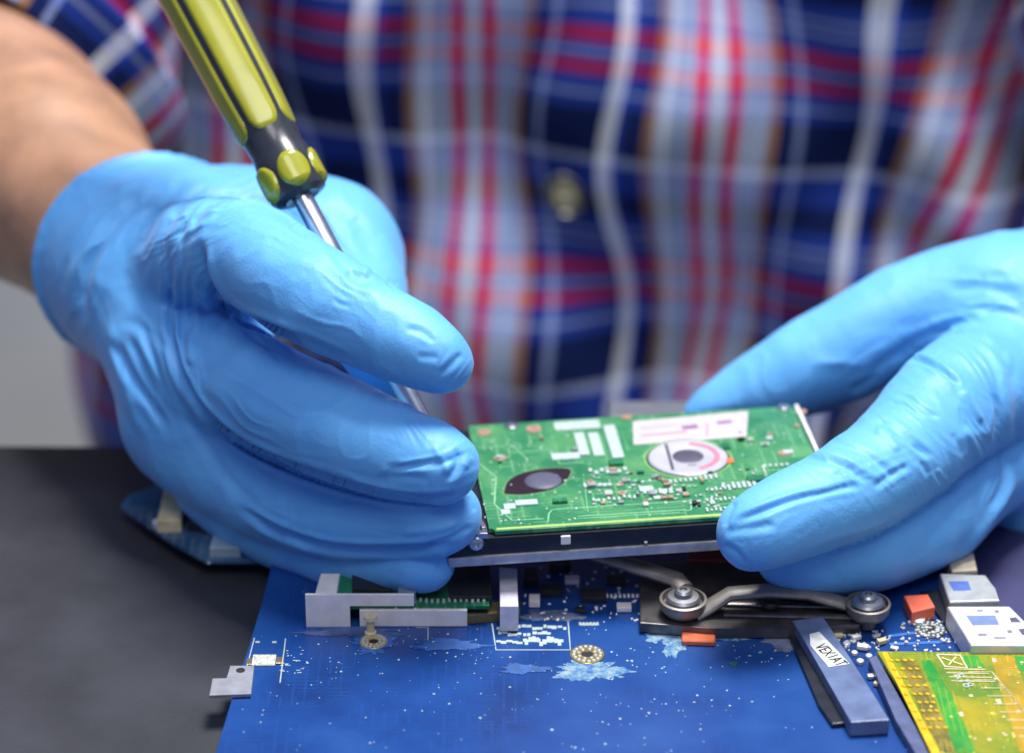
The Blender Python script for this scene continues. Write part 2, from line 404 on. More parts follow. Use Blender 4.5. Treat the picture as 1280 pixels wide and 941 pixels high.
def surface_nets(F, lo, vox):
    ins = F < 0
    nx, ny, nz = F.shape
    c = np.zeros((nx - 1, ny - 1, nz - 1), np.uint8)
    for dx in (0, 1):
        for dy in (0, 1):
            for dz in (0, 1):
                c += ins[dx:nx - 1 + dx, dy:ny - 1 + dy, dz:nz - 1 + dz]
    act = (c > 0) & (c < 8)
    I, J, K = np.nonzero(act)
    idx = -np.ones(act.shape, np.int64); idx[I, J, K] = np.arange(len(I))
    acc = np.zeros((len(I), 3)); cnt = np.zeros(len(I))
    corners = [(x, y, z) for x in (0, 1) for y in (0, 1) for z in (0, 1)]
    for a in corners:
        for ax in range(3):
            if a[ax] == 1: continue
            b = list(a); b[ax] = 1
            va = F[I + a[0], J + a[1], K + a[2]]; vb = F[I + b[0], J + b[1], K + b[2]]
            m = (va < 0) != (vb < 0)
            t = np.where(m, va / np.where(m, va - vb, 1), 0)
            p = np.zeros((len(I), 3)); p[:] = a; p[:, ax] += t
            acc[m] += p[m]; cnt[m] += 1
    V = (np.stack([I, J, K], 1) + acc / cnt[:, None]) * vox + lo
    quads = []
    for ax in range(3):
        sl0 = [slice(1, -1)] * 3; sl1 = [slice(1, -1)] * 3
        sl0[ax] = slice(0, -1); sl1[ax] = slice(1, None)
        a = ins[tuple(sl0)]; b = ins[tuple(sl1)]
        for flip, m in ((False, a & ~b), (True, ~a & b)):
            i, j, k = np.nonzero(m)
            o = [i, j, k]
            for q in range(3):
                if q != ax: o[q] = o[q] + 1
            u, v = [(1, 2), (2, 0), (0, 1)][ax]
            def cell(du, dv):
                p = [x.copy() for x in o]; p[u] = p[u] - du; p[v] = p[v] - dv
                return idx[p[0], p[1], p[2]]
            q4 = np.stack([cell(1, 1), cell(0, 1), cell(0, 0), cell(1, 0)], 1)
            if flip: q4 = q4[:, ::-1]
            quads.append(q4)
    Q = np.concatenate(quads); Q = Q[(Q >= 0).all(1)]
    return V, Q

def laplace(V, Q, it, lam=0.5):
    E = np.concatenate([Q[:, [0, 1]], Q[:, [1, 2]], Q[:, [2, 3]], Q[:, [3, 0]]])
    n = len(V); cnt = np.bincount(np.concatenate([E[:, 0], E[:, 1]]), minlength=n).astype(float)
    for _ in range(it):
        acc = np.zeros_like(V)
        for c in range(3):
            acc[:, c] = np.bincount(E[:, 0], V[E[:, 1], c], n) + np.bincount(E[:, 1], V[E[:, 0], c], n)
        V = V + lam * (acc / np.maximum(cnt, 1)[:, None] - V)
    return V
def normals(V, Q):
    d1 = V[Q[:, 2]] - V[Q[:, 0]]; d2 = V[Q[:, 3]] - V[Q[:, 1]]
    fn = np.cross(d1, d2); Nn = np.zeros_like(V)
    for c in range(4):
        for a in range(3): Nn[:, a] += np.bincount(Q[:, c], fn[:, a], len(V))
    return Nn / np.maximum(np.linalg.norm(Nn, axis=1), 1e-12)[:, None]
def subdiv(V, Q):
    E = np.concatenate([Q[:, [0, 1]], Q[:, [1, 2]], Q[:, [2, 3]], Q[:, [3, 0]]]); Es = np.sort(E, 1)
    key = Es[:, 0] * len(V) + Es[:, 1]
    uq, inv = np.unique(key, return_inverse=True)
    a = uq // len(V); b = uq % len(V)
    mid = (V[a] + V[b]) / 2; cen = V[Q].mean(1)
    nq = len(Q); e = inv.reshape(4, nq).T + len(V); cidx = np.arange(nq) + len(V) + len(mid)
    V2 = np.concatenate([V, mid, cen])
    Q2 = np.concatenate([np.stack([Q[:, i], e[:, i], cidx, e[:, (i + 3) % 4]], 1) for i in range(4)])
    return V2, Q2

def polyline_dist(P2, pts):
    """distance in px to a polyline and the arc parameter 0..1"""
    best = np.full(len(P2), 1e9); par = np.zeros(len(P2))
    seg = [math.dist(a, b) for a, b in zip(pts, pts[1:])]; tot = sum(seg); run = 0
    for (a, b), L in zip(zip(pts, pts[1:]), seg):
        a = np.array(a, float); d = np.array(b, float) - a
        t = np.clip(((P2 - a) @ d) / (L * L), 0, 1)
        q = np.linalg.norm(P2 - a - t[:, None] * d, axis=1)
        m = q < best; best[m] = q[m]; par[m] = (run + t[m] * L) / tot
        run += L
    return best, par
def smooth_line(pts, n=5):
    if len(pts) < 3: return pts
    return [tuple(p[:2]) for p in catmull([(x, y, 0, 0) for x, y in pts], n)]

def crease(V, Nn, strokes):
    """carve / raise folds of the glove along lines given as they lie on it in the photograph; only the visible skin moves"""
    px = V[:, 0] / -V[:, 2] * FPX + CX; py = -V[:, 1] / -V[:, 2] * FPX + CY
    P2 = np.stack([px, py], 1)
    view = -V / np.linalg.norm(V, axis=1)[:, None]
    face = (Nn * view).sum(1)
    bx = np.floor(px / 4).astype(int); by = np.floor(py / 4).astype(int)
    bx -= bx.min(); by -= by.min(); key = bx * (by.max() + 1) + by
    zmin = np.full(key.max() + 1, 1e9); np.minimum.at(zmin, key, -V[:, 2])
    front = (-V[:, 2] < zmin[key] + 0.005) & (face > 0.02)
    disp = np.zeros(len(V))
    for pts, wd, dep in strokes:
        dep = 1.35 * dep * min(1.0, max(.45, sum(math.dist(a, b) for a, b in zip(pts, pts[1:])) / 60))   # short nicks are shallow
        pts = smooth_line(pts)
        xs = [p[0] for p in pts]; ys = [p[1] for p in pts]; m = 4 * wd
        cand = np.nonzero(front & (px > min(xs) - m) & (px < max(xs) + m) & (py > min(ys) - m) & (py < max(ys) + m))[0]
        if not len(cand): continue
        d, t = polyline_dist(P2[cand], pts)
        taper = np.clip(np.minimum(t, 1 - t) * 5, 0, 1); taper = taper * taper * (3 - 2 * taper)
        x = d / wd
        prof = -0.85 * np.exp(-x * x) - 0.15 * np.exp(-x * x / 5) + 0.28 * np.exp(-((x - 2.0) / 0.9) ** 2)      # groove with soft raised lips
        if dep < 0: prof = -np.exp(-x * x * 0.7)                              # a ridge
        disp[cand] += prof * taper * dep / 1000.0
    return V + Nn * disp[:, None]

def folds(V, Nn, patches, seed=1):
    """bundles of fine tension folds: each patch has a centre, a reach, a direction, a spacing and a height"""
    px = V[:, 0] / -V[:, 2] * FPX + CX; py = -V[:, 1] / -V[:, 2] * FPX + CY
    view = -V / np.linalg.norm(V, axis=1)[:, None]; face = np.clip((Nn * view).sum(1) * 4, 0, 1)
    disp = np.zeros(len(V))
    for q, (cx_, cy_, ru, rv, ang, wl, amp) in enumerate(patches):
        c_, s_ = math.cos(R(ang)), math.sin(R(ang)); dx = px - cx_; dy = py - cy_
        al = dx * c_ + dy * s_; pr = -dx * s_ + dy * c_
        m = np.exp(-(al / ru) ** 2 - (pr / rv) ** 2) * face
        k = np.nonzero(m > 0.02)[0]
        P3_ = np.stack([al[k] / (wl * 6), pr[k] / wl + 0.6 * vnoise(np.stack([al[k] / 40, pr[k] / 40, 0 * k], 1), 1, seed + q), np.full(len(k), q * 3.7 + .5)], 1)
        n = vnoise(P3_, 1.0, seed + q); r_ = 1 - np.abs(n) * 2.2
        r_ = np.clip(r_, -0.4, 1)
        disp[k] += m[k] * r_ * amp / 1000
    return V + Nn * disp[:, None]

def to_mesh(name, V, Q, world=True):
    if world: V = V @ CMn[:3, :3].T + CMn[:3, 3]
    me = bpy.data.meshes.new(name)
    me.vertices.add(len(V)); me.vertices.foreach_set('co', V.astype(np.float32).ravel())
    me.loops.add(Q.size); me.loops.foreach_set('vertex_index', Q.astype(np.int32).ravel())
    me.polygons.add(len(Q)); me.polygons.foreach_set('loop_start', np.arange(0, Q.size, 4, dtype=np.int32))
    me.update(); me.validate()
    me.shade_smooth()
    return me

# ------------------------------------------------------------------ person
person = empty('person', loc=(0.03, 0.42, -0.30))
tag(person, 'person in a red and blue plaid shirt and blue gloves working on the hard drive', 'person')

# --- gloves
def glove(palm, fingers, cut, strokes, patches, seed, vox=0.0009, k_palm=0.0055, k_f=0.0008):
    lo, G = grid_for(palm + fingers, vox)
    F = None
    for ch in palm:
        f = chain_field(G, ch, 0.006)
        F = f if F is None else smin(F, f, 0.012)
    FF = None
    for ch in fingers:
        f = chain_field(G, ch, 0.003)
        f = smin(f, F, k_palm)
        FF = f if FF is None else smin(FF, f, k_f)
    F = FF
    if cut is not None:
        p = np.array(cs(*cut[0])); n = np.array(cs(*cut[1])) - p; n /= np.linalg.norm(n)
        X, Y, Z = G
        pl = (X - p[0]) * n[0] + (Y - p[1]) * n[1] + (Z - p[2]) * n[2]
        bead = 0.0022 * np.exp(-((pl + 0.0016) / 0.0013) ** 2) + 0.0016 * np.exp(-np.clip(-pl, 0, 1) / 0.012)
        F = F - bead
        F = -smin(-F, -pl, 0.0012)
    F = np.asarray(F, np.float32)
    V, Q = surface_nets(F, lo, vox)
    V = laplace(V, Q, 4)
    V, Q = subdiv(V, Q); V = laplace(V, Q, 3)
    Nn = normals(V, Q)
    # slow undulation of the stretched film, and shallow drawn folds
    n1 = vnoise(V + vnoise(V, 40, 9)[:, None] * 0.006, 62, 3 + seed); n2 = vnoise(V + n1[:, None] * 0.004, 130, 5 + seed)
    tent = (1 - np.sqrt(n1 ** 2 + .004)) ** 2.4 * 0.00060 + (1 - np.sqrt(n2 ** 2 + .004)) ** 3 * 0.00022 * np.clip(n1 * 2 + .4, 0, 1)      # film tented into soft ridges
    V = V + Nn * (tent + vnoise(V, 30, 2 + seed) * 0.0005)[:, None]
    Nn = normals(V, Q)
    V = folds(V, Nn, patches, seed)
    Nn = normals(V, Q)
    V = crease(V, Nn, strokes)
    return V, Q

# left of the picture: holds the screwdriver
L_palm = [
    [(160, 306, .880, 113), (186, 338, .862, 112), (210, 356, .848, 108), (232, 425, .833, 94), (258, 500, .822, 90), (300, 550, .816, 74)],
    [(236, 340, .850, 96), (300, 312, .856, 90), (372, 318, .856, 86), (412, 322, .850, 86)],
]
L_fingers = [
    [(246, 330, .822, 78), (302, 314, .786, 60), (368, 355, .766, 60), (430, 391, .757, 55), (500, 424, .751, 48), (541, 446, .748, 39), (557, 457, .748, 29)],   # thumb
    [(412, 322, .846, 84), (440, 370, .830, 66), (462, 415, .806, 48), (480, 446, .792, 40), (484, 454, .790, 34)],                                             # index, behind the shaft
    [(236, 440, .818, 70), (330, 492, .784, 64), (420, 535, .768, 62), (490, 563, .758, 54), (538, 577, .751, 46), (558, 585, .749, 37)],                       # middle
    [(235, 530, .826, 80), (330, 607, .804, 62), (420, 643, .788, 50), (500, 653, .774, 41), (545, 646, .765, 42), (560, 643, .763, 36)],                       # ring
    [(280, 600, .826, 62), (350, 660, .810, 46), (430, 696, .796, 37), (490, 703, .783, 31), (526, 704, .774, 29), (536, 703, .772, 25)],                       # little
]
L_str = [
    ([(250, 295), (253, 345), (283, 388), (335, 412), (390, 440)], 6, 2.4),
    ([(213, 300), (211, 360), (214, 420), (226, 470), (255, 515), (300, 553), (360, 583), (430, 607), (500, 622), (560, 621), (592, 606)], 4.5, 2.0),
    ([(290, 628), (330, 655), (375, 675), (430, 686), (500, 687), (550, 683), (580, 674)], 4.5, 1.8),
    ([(330, 405), (380, 425), (440, 452)], 5, 0.7),
    ([(232, 440), (245, 500), (290, 545), (340, 570), (400, 590), (470, 612), (545, 625)], 4, 0.6),
    ([(300, 255), (340, 262), (378, 285), (398, 300)], 7, 0.5),
    ([(360, 280), (378, 290), (385, 292)], 6, 1.0),
    ([(432, 338), (452, 352), (468, 345)], 6, 0.8),
    ([(455, 345), (462, 332)], 5, -0.9),
    ([(415, 372), (425, 380), (440, 383)], 3, 0.35),
    ([(505, 410), (528, 415), (545, 430)], 4, 0.4),
    ([(548, 470), (565, 455), (578, 440)], 4, 0.5),
    ([(520, 445), (550, 447)], 4, 0.35),
    ([(240, 225), (215, 240), (195, 262), (180, 290), (170, 320)], 7, 0.7),
    ([(262, 232), (235, 248), (214, 275)], 5, 0.5),
    ([(290, 238), (255, 248), (232, 275), (222, 310)], 4, 0.5),
    ([(310, 243), (280, 247), (252, 262), (238, 290)], 4, 0.5),
    ([(325, 250), (290, 256), (262, 275)], 3.5, 0.5),
    ([(229, 330), (227, 365), (226, 400), (230, 440)], 3, 0.6),
    ([(228, 320), (226, 360), (222, 395), (222, 440)], 3.5, -0.5),
    ([(240, 330), (238, 380), (230, 430)], 4, 0.4),
    ([(225, 232), (200, 238), (150, 268), (118, 312), (100, 365), (108, 410)], 7, 1.6),
    ([(210, 222), (160, 240), (112, 285), (84, 345)], 5, 0.6),
    ([(142, 420), (165, 470), (195, 515), (210, 540)], 5, 0.8),
    ([(160, 420), (180, 460), (200, 510)], 5, 0.5),
    ([(175, 400), (192, 450), (205, 500)], 4, 0.5),
    ([(150, 400), (180, 410), (215, 440)], 6, 0.3),
    ([(135, 390), (145, 450), (165, 510), (190, 560)], 6, -0.5),
    ([(218, 450), (240, 520), (280, 590), (330, 640)], 7, 0.5),
    ([(255, 400), (240, 425), (238, 460)], 5, -0.6),
    ([(330, 432), (352, 452)], 3, 0.5),
    ([(380, 470), (400, 452)], 3.5, 0.5),
    ([(300, 408), (320, 425), (350, 440)], 3, 0.5),
    ([(272, 412), (300, 402), (330, 410)], 3, -0.6),
    ([(335, 420), (350, 432), (372, 442)], 3, -0.6),
    ([(360, 425), (366, 440)], 3, -0.5),
    ([(480, 500), (505, 508), (520, 512)], 4, -0.6),
    ([(495, 502), (498, 522)], 4, 0.6),
    ([(512, 508), (512, 530)], 4, 0.5),
    ([(480, 585), (520, 582), (560, 575), (575, 560)], 3.5, 0.45),
    ([(575, 560), (570, 585), (555, 600)], 4.5, 0.8),
    ([(580, 585), (590, 570)], 4, -0.5),
    ([(540, 555), (556, 580), (562, 600)], 4, -0.5),
    ([(470, 600), (500, 596), (540, 600)], 5, 0.35),
    ([(336, 566), (340, 577)], 3.5, 0.9),
    ([(366, 575), (370, 588)], 3, 0.6),
    ([(410, 590), (412, 600)], 3, 0.7),
    ([(464, 605), (462, 616)], 3.5, 0.9),
    ([(500, 665), (550, 660), (580, 650)], 5, -0.5),
    ([(530, 680), (565, 672), (590, 655)], 3.5, 0.45),
    ([(585, 620), (594, 640)], 3, 0.4),
    ([(360, 655), (380, 680)], 6, 0.45), ([(385, 665), (395, 690)], 5, 0.4),
    ([(552, 690), (555, 705)], 3, -0.6), ([(545, 700), (548, 715)], 3, 0.5),
    ([(420, 250), (450, 290), (470, 330)], 8, 0.35), ([(380, 245), (382, 262), (390, 285)], 4, 0.7), ([(440, 270), (480, 300)], 6, 0.3),
    ([(484, 350), (496, 358)], 4, 0.8),
]
L_pat = [  # x, y, reach along, reach across, direction, spacing px, height mm
    (255, 262, 75, 34, -28, 7, .37), (215, 300, 60, 40, 118, 8, .31), (228, 390, 90, 26, 88, 7, .44), (175, 470, 80, 32, 68, 9, .37),
    (120, 330, 90, 45, 118, 16, .48), (355, 275, 50, 26, 20, 9, .34), (445, 345, 50, 30, 35, 10, .34), (320, 415, 60, 18, 32, 7, .37),
    (505, 512, 45, 22, 62, 8, .34), (540, 580, 55, 34, -18, 10, .31), (570, 470, 30, 30, 130, 8, .20), (290, 540, 90, 34, 40, 14, .34),
    (380, 600, 120, 30, 12, 14, .24), (420, 660, 120, 30, 6, 12, .27), (370, 670, 60, 30, 70, 10, .31), (545, 660, 40, 26, -25, 9, .24),
    (420, 290, 60, 50, 60, 16, .34), (380, 400, 80, 40, 25, 22, .27), (400, 520, 110, 50, 22, 24, .27), (210, 230, 60, 26, -20, 10, .31), (200, 560, 70, 40, 55, 14, .27)]
V, Q = glove(L_palm, L_fingers, ((150, 330, .870), (95, 280, .905)), L_str, L_pat, 11)
gl = link('glove', to_mesh('glove', V, Q), M['glove'], person, world=True)
tag(gl, 'blue glove on the hand that holds the screwdriver')

# right of the picture: grips the drive
R_palm = [
    [(1400, 470, .866, 170), (1330, 440, .858, 142), (1285, 427, .852, 122), (1270, 480, .848, 104)],
    [(1330, 520, .85, 120), (1278, 560, .845, 88)],
    [(1400, 600, .86, 110), (1330, 610, .85, 85), (1285, 625, .845, 62)],
]
R_fingers = [
    [(1270, 400, .850, 105), (1205, 388, .852, 80), (1133, 399, .853, 64), (1063, 435, .852, 60), (988, 469, .852, 51), (918, 501, .853, 34), (872, 521, .853, 19)],   # thumb, behind the drive
    [(1250, 478, .832, 80), (1188, 508, .802, 72), (1118, 576, .779, 62), (1050, 617, .765, 56), (992, 642, .757, 51), (952, 661, .752, 44), (938, 668, .7515, 37)],        # index
    [(1262, 565, .836, 66), (1218, 594, .818, 58), (1158, 642, .799, 62), (1090, 676, .785, 56), (1030, 690, .777, 46), (985, 694, .773, 38)],                             # middle
]
R_str = [
    ([(1180, 430), (1205, 438), (1225, 460), (1240, 490), (1248, 520), (1244, 560)], 4, 1.0),
    ([(1185, 425), (1215, 430), (1240, 455), (1252, 500), (1256, 560)], 4, 0.5),
    ([(1134, 452), (1150, 450), (1170, 458), (1190, 472), (1202, 485)], 3.5, 1.0),
    ([(1202, 485), (1215, 505), (1228, 530)], 3.5, -0.6),
    ([(1118, 495), (1135, 497), (1150, 508), (1175, 525)], 3, 0.5),
    ([(1110, 503), (1130, 506), (1148, 520)], 3, 0.5),
    ([(1088, 528), (1105, 528), (1118, 536), (1140, 552), (1165, 575)], 4, 0.9),
    ([(1092, 536), (1108, 545), (1125, 565)], 4, -0.6),
    ([(1098, 525), (1125, 540), (1150, 560)], 3, -0.5),
    ([(1000, 572), (1030, 575), (1060, 585), (1085, 605)], 4, 0.6),
    ([(1020, 565), (1050, 570), (1085, 590), (1100, 605)], 4, -0.4),
    ([(1040, 555), (1070, 562), (1100, 580), (1122, 600)], 4, 0.4),
    ([(915, 655), (950, 640), (990, 625), (1040, 612), (1085, 605)], 4, 0.55),
    ([(910, 650), (950, 633), (1000, 617), (1060, 607)], 4, -0.5),
    ([(900, 665), (935, 660), (975, 655)], 5, 0.3),
    ([(905, 660), (912, 640), (920, 625)], 3.5, 0.6),
    ([(900, 680), (920, 690), (935, 710)], 4, 0.5),
    ([(1090, 610), (1120, 590), (1140, 580)], 4, 0.4),
    ([(1160, 590), (1175, 610)], 3, -0.7), ([(1170, 585), (1182, 602)], 3, -0.6), ([(1150, 575), (1165, 600)], 3, 0.4),
    ([(1205, 530), (1220, 560), (1226, 580)], 4, -0.4), ([(1190, 540), (1205, 570)], 4, 0.35),
    ([(1255, 580), (1262, 605), (1240, 645), (1205, 690), (1165, 722)], 5, -1.0),
    ([(1248, 560), (1255, 600), (1235, 640)], 4, 0.6),
    ([(1010, 690), (1040, 684), (1100, 665), (1170, 620), (1220, 590)], 5, 0.35),
    ([(1020, 700), (1040, 715), (1045, 730)], 7, 0.3),
    ([(1130, 435), (1165, 415), (1220, 405), (1280, 420)], 5, 0.5), ([(1140, 425), (1180, 400), (1240, 390)], 5, -0.35),
    ([(1150, 420), (1200, 415), (1250, 440), (1275, 500)], 4, 0.45), ([(1080, 475), (1110, 450), (1150, 425)], 8, 0.5), ([(1060, 490), (1100, 470)], 5, 0.5),
    ([(1180, 365), (1230, 360), (1280, 370)], 7, 0.4), ([(1200, 385), (1240, 380), (1280, 388)], 4, -0.4), ([(1220, 350), (1260, 345)], 5, 0.3),
    ([(1265, 440), (1272, 500), (1268, 560)], 5, 0.4),
]
R_pat = [
    (1190, 470, 70, 34, 42, 8, .20), (1215, 520, 70, 30, 62, 8, .19), (1140, 530, 60, 40, 40, 9, .19), (1080, 570, 60, 44, 48, 9, .19), (1020, 590, 60, 34, 30, 9, .15),
    (1170, 590, 50, 40, 66, 8, .19), (960, 640, 50, 40, -28, 10, .13), (1050, 610, 90, 30, -22, 10, .15), (1130, 690, 110, 32, -24, 18, .15), (1235, 590, 70, 26, 100, 10, .19),
    (1190, 400, 90, 30, -8, 11, .19), (1100, 460, 60, 34, -32, 12, .17), (1240, 420, 70, 44, 30, 10, .17), (1250, 350, 80, 30, 2, 14, .19), (1265, 500, 70, 26, 88, 10, .17), (1040, 430, 110, 40, -30, 26, .15)]
V, Q = glove(R_palm, R_fingers, ((1395, 500, .870), (1450, 500, .880)), R_str, R_pat, 37)
gr = link('glove', to_mesh('glove', V, Q), M['glove'], person, world=True)
tag(gr, 'blue glove on the hand that grips the right end of the drive')

# --- body: one continuous mesh (torso, arms)
def world_to_cam(p): return CM.inverted() @ Vector(p)
def c2p(p, r):
    q = world_to_cam(p); d = -q.z
    return (q.x / d * FPX + CX, -q.y / d * FPX + CY, d, r / d * FPX)
el_l = wp(-60, 120, 1.0); sh_l = wp(330, -520, 1.09)
el_r = wp(1640, 330, .98); sh_r = Vector((0.24, 0.40, 0.27))
body_ch = [
    [(190, 352, .850, 76), (156, 326, .868, 95), (110, 276, .890, 108), (52, 220, .912, 134), (-10, 178, .938, 150), (-70, 140, .968, 150), c2p(el_l, .043)],
    [c2p(el_l, .042), c2p(sh_l, .045)], [c2p(el_r, .044), c2p(sh_r, .052)],
    [(1330, 450, .855, 95), (1420, 440, .88, 120), (1530, 380, .94, 140), c2p(el_r, .042)],
    [c2p((0.03, 0.45, -0.30), .12), c2p((0.03, 0.45, 0.0), .115), c2p((0.03, 0.45, 0.22), .11)],
    [c2p((-0.06, 0.45, -0.28), .10), c2p((-0.05, 0.45, 0.2), .10)], [c2p((0.12, 0.45, -0.28), .10), c2p((0.11, 0.45, 0.2), .10)],
    [c2p((-0.14, 0.42, 0.25), .05), c2p((0.22, 0.42, 0.25), .05)],
    [c2p((0.04, 0.44, 0.25), .055), c2p((0.04, 0.42, 0.36), .052)],
]
lo, G = grid_for(body_ch, 0.005)
F = None
for ch in body_ch:
    f = chain_field(G, ch, 0.01, 1); F = f if F is None else smin(F, f, 0.02)
V, Q = surface_nets(np.asarray(F, np.float32), lo, 0.005); V = laplace(V, Q, 5)
body = link('body', to_mesh('body', V, Q), M['skin'], person, world=True)

# --- shirt: torso and sleeves, folded, one mesh
def shirt_mesh():
    bm = bmesh.new(); uvl = bm.loops.layers.uv.new('UVMap')
    def tube(fn, nu, nv, closed=True):
        vs = [[None] * nv for _ in range(nu)]; uvs = [[None] * nv for _ in range(nu)]
        for i in range(nu):
            for j in range(nv):
                p, uv = fn(i / (nu if closed else nu - 1), j / (nv - 1)); vs[i][j] = bm.verts.new(p); uvs[i][j] = uv
        for i in range(nu):
            i2 = (i + 1) % nu
            for j in range(nv - 1):
                f = bm.faces.new((vs[i][j], vs[i2][j], vs[i2][j + 1], vs[i][j + 1]))
                U = [uvs[i][j], (uvs[i2][j] if i2 else fn(1.0, j / (nv - 1))[1]), (uvs[i2][j + 1] if i2 else fn(1.0, (j + 1) / (nv - 1))[1]), uvs[i][j + 1]]
                for l, u in zip(f.loops, U): l[uvl].uv = u
                f.smooth = True
        return vs
    # torso: flattened superellipse, starts at the back so that the seam is hidden
    A, B = 0.225, 0.135; cx, cy = 0.035, 0.445
    tab = []
    def sup(t):
        a = -math.pi * 1.5 + t * 2 * math.pi
        c, s_ = math.cos(a), math.sin(a); e = 0.62
        return A * math.copysign(abs(c) ** e, c), B * math.copysign(abs(s_) ** e, s_)
    M_ = 2000; acc = 0; prev = sup(0); tab.append(0)
    for q in range(1, M_ + 1):
        p = sup(q / M_); acc += math.dist(p, prev); prev = p; tab.append(acc)
    def torso(s, v):
        # s: arc fraction
        L = s * acc; lo_, hi_ = 0, M_
        while hi_ - lo_ > 1:
            mid = (lo_ + hi_) // 2
            if tab[mid] <= L: lo_ = mid
            else: hi_ = mid
        tt = (lo_ + (L - tab[lo_]) / max(1e-9, tab[min(lo_ + 1, M_)] - tab[lo_])) / M_
        x, y = sup(min(1, tt)); z = -0.27 + v * 0.58
        k = 1.0 if v < 0.8 else math.sqrt(max(0.0, 1 - ((v - 0.8) / 0.2) ** 2)) * 0.65 + 0.35
        X = cx + x * k; Yy = cy + y * k
        u = X - cx if y < 0 else (s - 0.5) * acc
        u = (s - 0.5) * acc
        # folds
        fx = 0.0; fy = 0.0
        for (fr, an, am, ph) in ((62, 24, .0036, .4), (38, -30, .0056, 1.7), (95, 40, .0020, .9), (24, 43, .0066, 2.4), (130, -60, .0012, 3.0)):
            w_ = math.sin(fr * (X + 0.02 * math.sin(9 * z + ph)) + an * z + ph)
            fy += am * 0.8 * w_; fx += am * 0.5 * math.cos(fr * X + an * z * 1.3 + ph)
        # strong diagonal drag folds at the right
        g = max(0, (X - 0.10) / 0.12); g = min(g, 1.0)
        fy += g * 0.016 * math.sin(62 * X + 66 * z + 1.0); fx += g * 0.010 * math.sin(46 * z + 30 * X)
        sh = min(1.0, max(0.0, (X - 0.07) / 0.12)); fx += 0.55 * sh * sh * (z + 0.06) - 0.012 * sh; fy -= 0.004 * sh * math.sin(120 * X + 60 * z)
        # placket ridge
        pk = 0.0022 / (1 + math.exp(-(X - 0.001) / .0006)) / (1 + math.exp((X - 0.039) / .0006)) - .0009 * (math.exp(-((X - .0045) / .0009) ** 2) + math.exp(-((X - .0355) / .0009) ** 2))
        return (X + fx * (0.7 if y < 0 else 0), Yy + fy - pk, z + 0.004 * math.sin(22 * X + 6 * z)), (u + 0.0751, -z - 0.0448 - 0.13 * (X - 0.02) + 0.10 * max(0, X - .12) * (1 if y < 0 else 0))
    vs = tube(torso, 900, 130)
    top = [c[-1] for c in vs]; bm.faces.new(top)
    # inner lip at the hem, a few millimetres of cloth thickness
    hem = [c[0] for c in vs]; lip = [bm.verts.new(((v.co.x - cx) * .97 + cx, (v.co.y - cy) * .96 + cy, v.co.z + 0.02)) for v in hem]
    for i in range(len(hem)):
        j = (i + 1) % len(hem); bm.faces.new((hem[j], hem[i], lip[i], lip[j])).smooth = True
    # sleeves
    def sleeve(pa, pb, ra, rb, ph, roll):
        pa = Vector(pa); pb = Vector(pb); ax = (pb - pa).normalized(); e1 = ax.cross(Vector((0, 0, 1))).normalized(); e2 = e1.cross(ax); L = (pb - pa).length
        def fn(s, v):
            a = s * 2 * math.pi; r = ra + (rb - ra) * v
            r += 0.006 * math.sin(L * v * 75 + 2.2 * math.sin(a + ph)) + 0.004 * math.sin(3 * a + v * 8 + ph)
            if v > 0.9: r += 0.005
            if v < 0.02: r *= 0.5
            p = pa.lerp(pb, v) + (e1 * math.cos(a) + e2 * math.sin(a)) * r
            return tuple(p), (s * 0.374 + ph * .03 + roll, L * v)
        vv = tube(fn, 96, 90)
        end = [c[-1] for c in vv]; inn = [bm.verts.new(v.co + (pb - v.co) * 0.22 - ax * 0.03) for v in end]
        for i in range(len(end)):
            j = (i + 1) % len(end); bm.faces.new((end[i], end[j], inn[j], inn[i])).smooth = True
        bm.faces.new([c[0] for c in reversed(vv)])
    sleeve(sh_l, sh_l.lerp(el_l, .94), .072, .062, 0.4, 0.078)
    sleeve(sh_r, wp(1580, 330, .985), .078, .068, 1.3, 0)
    me = bpy.data.meshes.new('shirt'); bm.to_mesh(me); bm.free()
    return me
shirt = link('shirt', shirt_mesh(), M['plaid'], person, world=True)
def shirt_button(px, py, d):
    m = CM @ Matrix.Translation(cs(px, py, d)) @ Matrix.Rotation(0.5, 4, 'Z') @ Matrix.Scale(1.25, 4, (0, 1, 0))
    b = MB().lathe([(0.0001, 0.0), (0.0066, 0.0), (0.0072, 0.0008), (0.0070, 0.0022), (0.0060, 0.0026), (0.0050, 0.0018), (0.0001, 0.0018)], 28, M=m)
    o = b.build('button', simple('button_dark', (0.02, 0.02, 0.018), 0.3, var=0.3), shirt, smooth=True, world=True)
    c = MB().lathe([(0.0001, 0.0019), (0.0042, 0.0019), (0.0040, 0.0026), (0.0001, 0.0026)], 20, M=m)
    c.build('button_face', simple('button_horn', (0.10, 0.095, 0.055), 0.35, var=0.6, scale=400), shirt, smooth=True, world=True)
shirt_button(706, 246, 1.068)

# ------------------------------------------------------------------ hard drive
P00 = cs(612, 664, .7655); P10 = cs(1050, 636, .7735); P01 = cs(583, 532, .8265)
ux = (P10 - P00).normalized(); uy = (P01 - P00); uy = (uy - ux * uy.dot(ux)).normalized(); uz = ux.cross(uy)
LD = (P10 - P00).length; WD = (P01 - P00).length
Mloc = Matrix(((ux.x, uy.x, uz.x, P00.x), (ux.y, uy.y, uz.y, P00.y), (ux.z, uy.z, uz.z, P00.z), (0, 0, 0, 1)))
DM = CM @ Mloc
drive = empty('hard_drive', DM)
tag(drive, 'laptop hard drive held tilted between both gloved hands, green board side up', 'hard drive')
def dl(px, py, z=0.0):
    """local drive coordinates of the top plane at a pixel"""
    v = cs(px, py, 1.0); n = uz; t = (P00 + uz * z).dot(n) / v.dot(n)
    q = v * t - P00
    return (q.dot(ux), q.dot(uy))
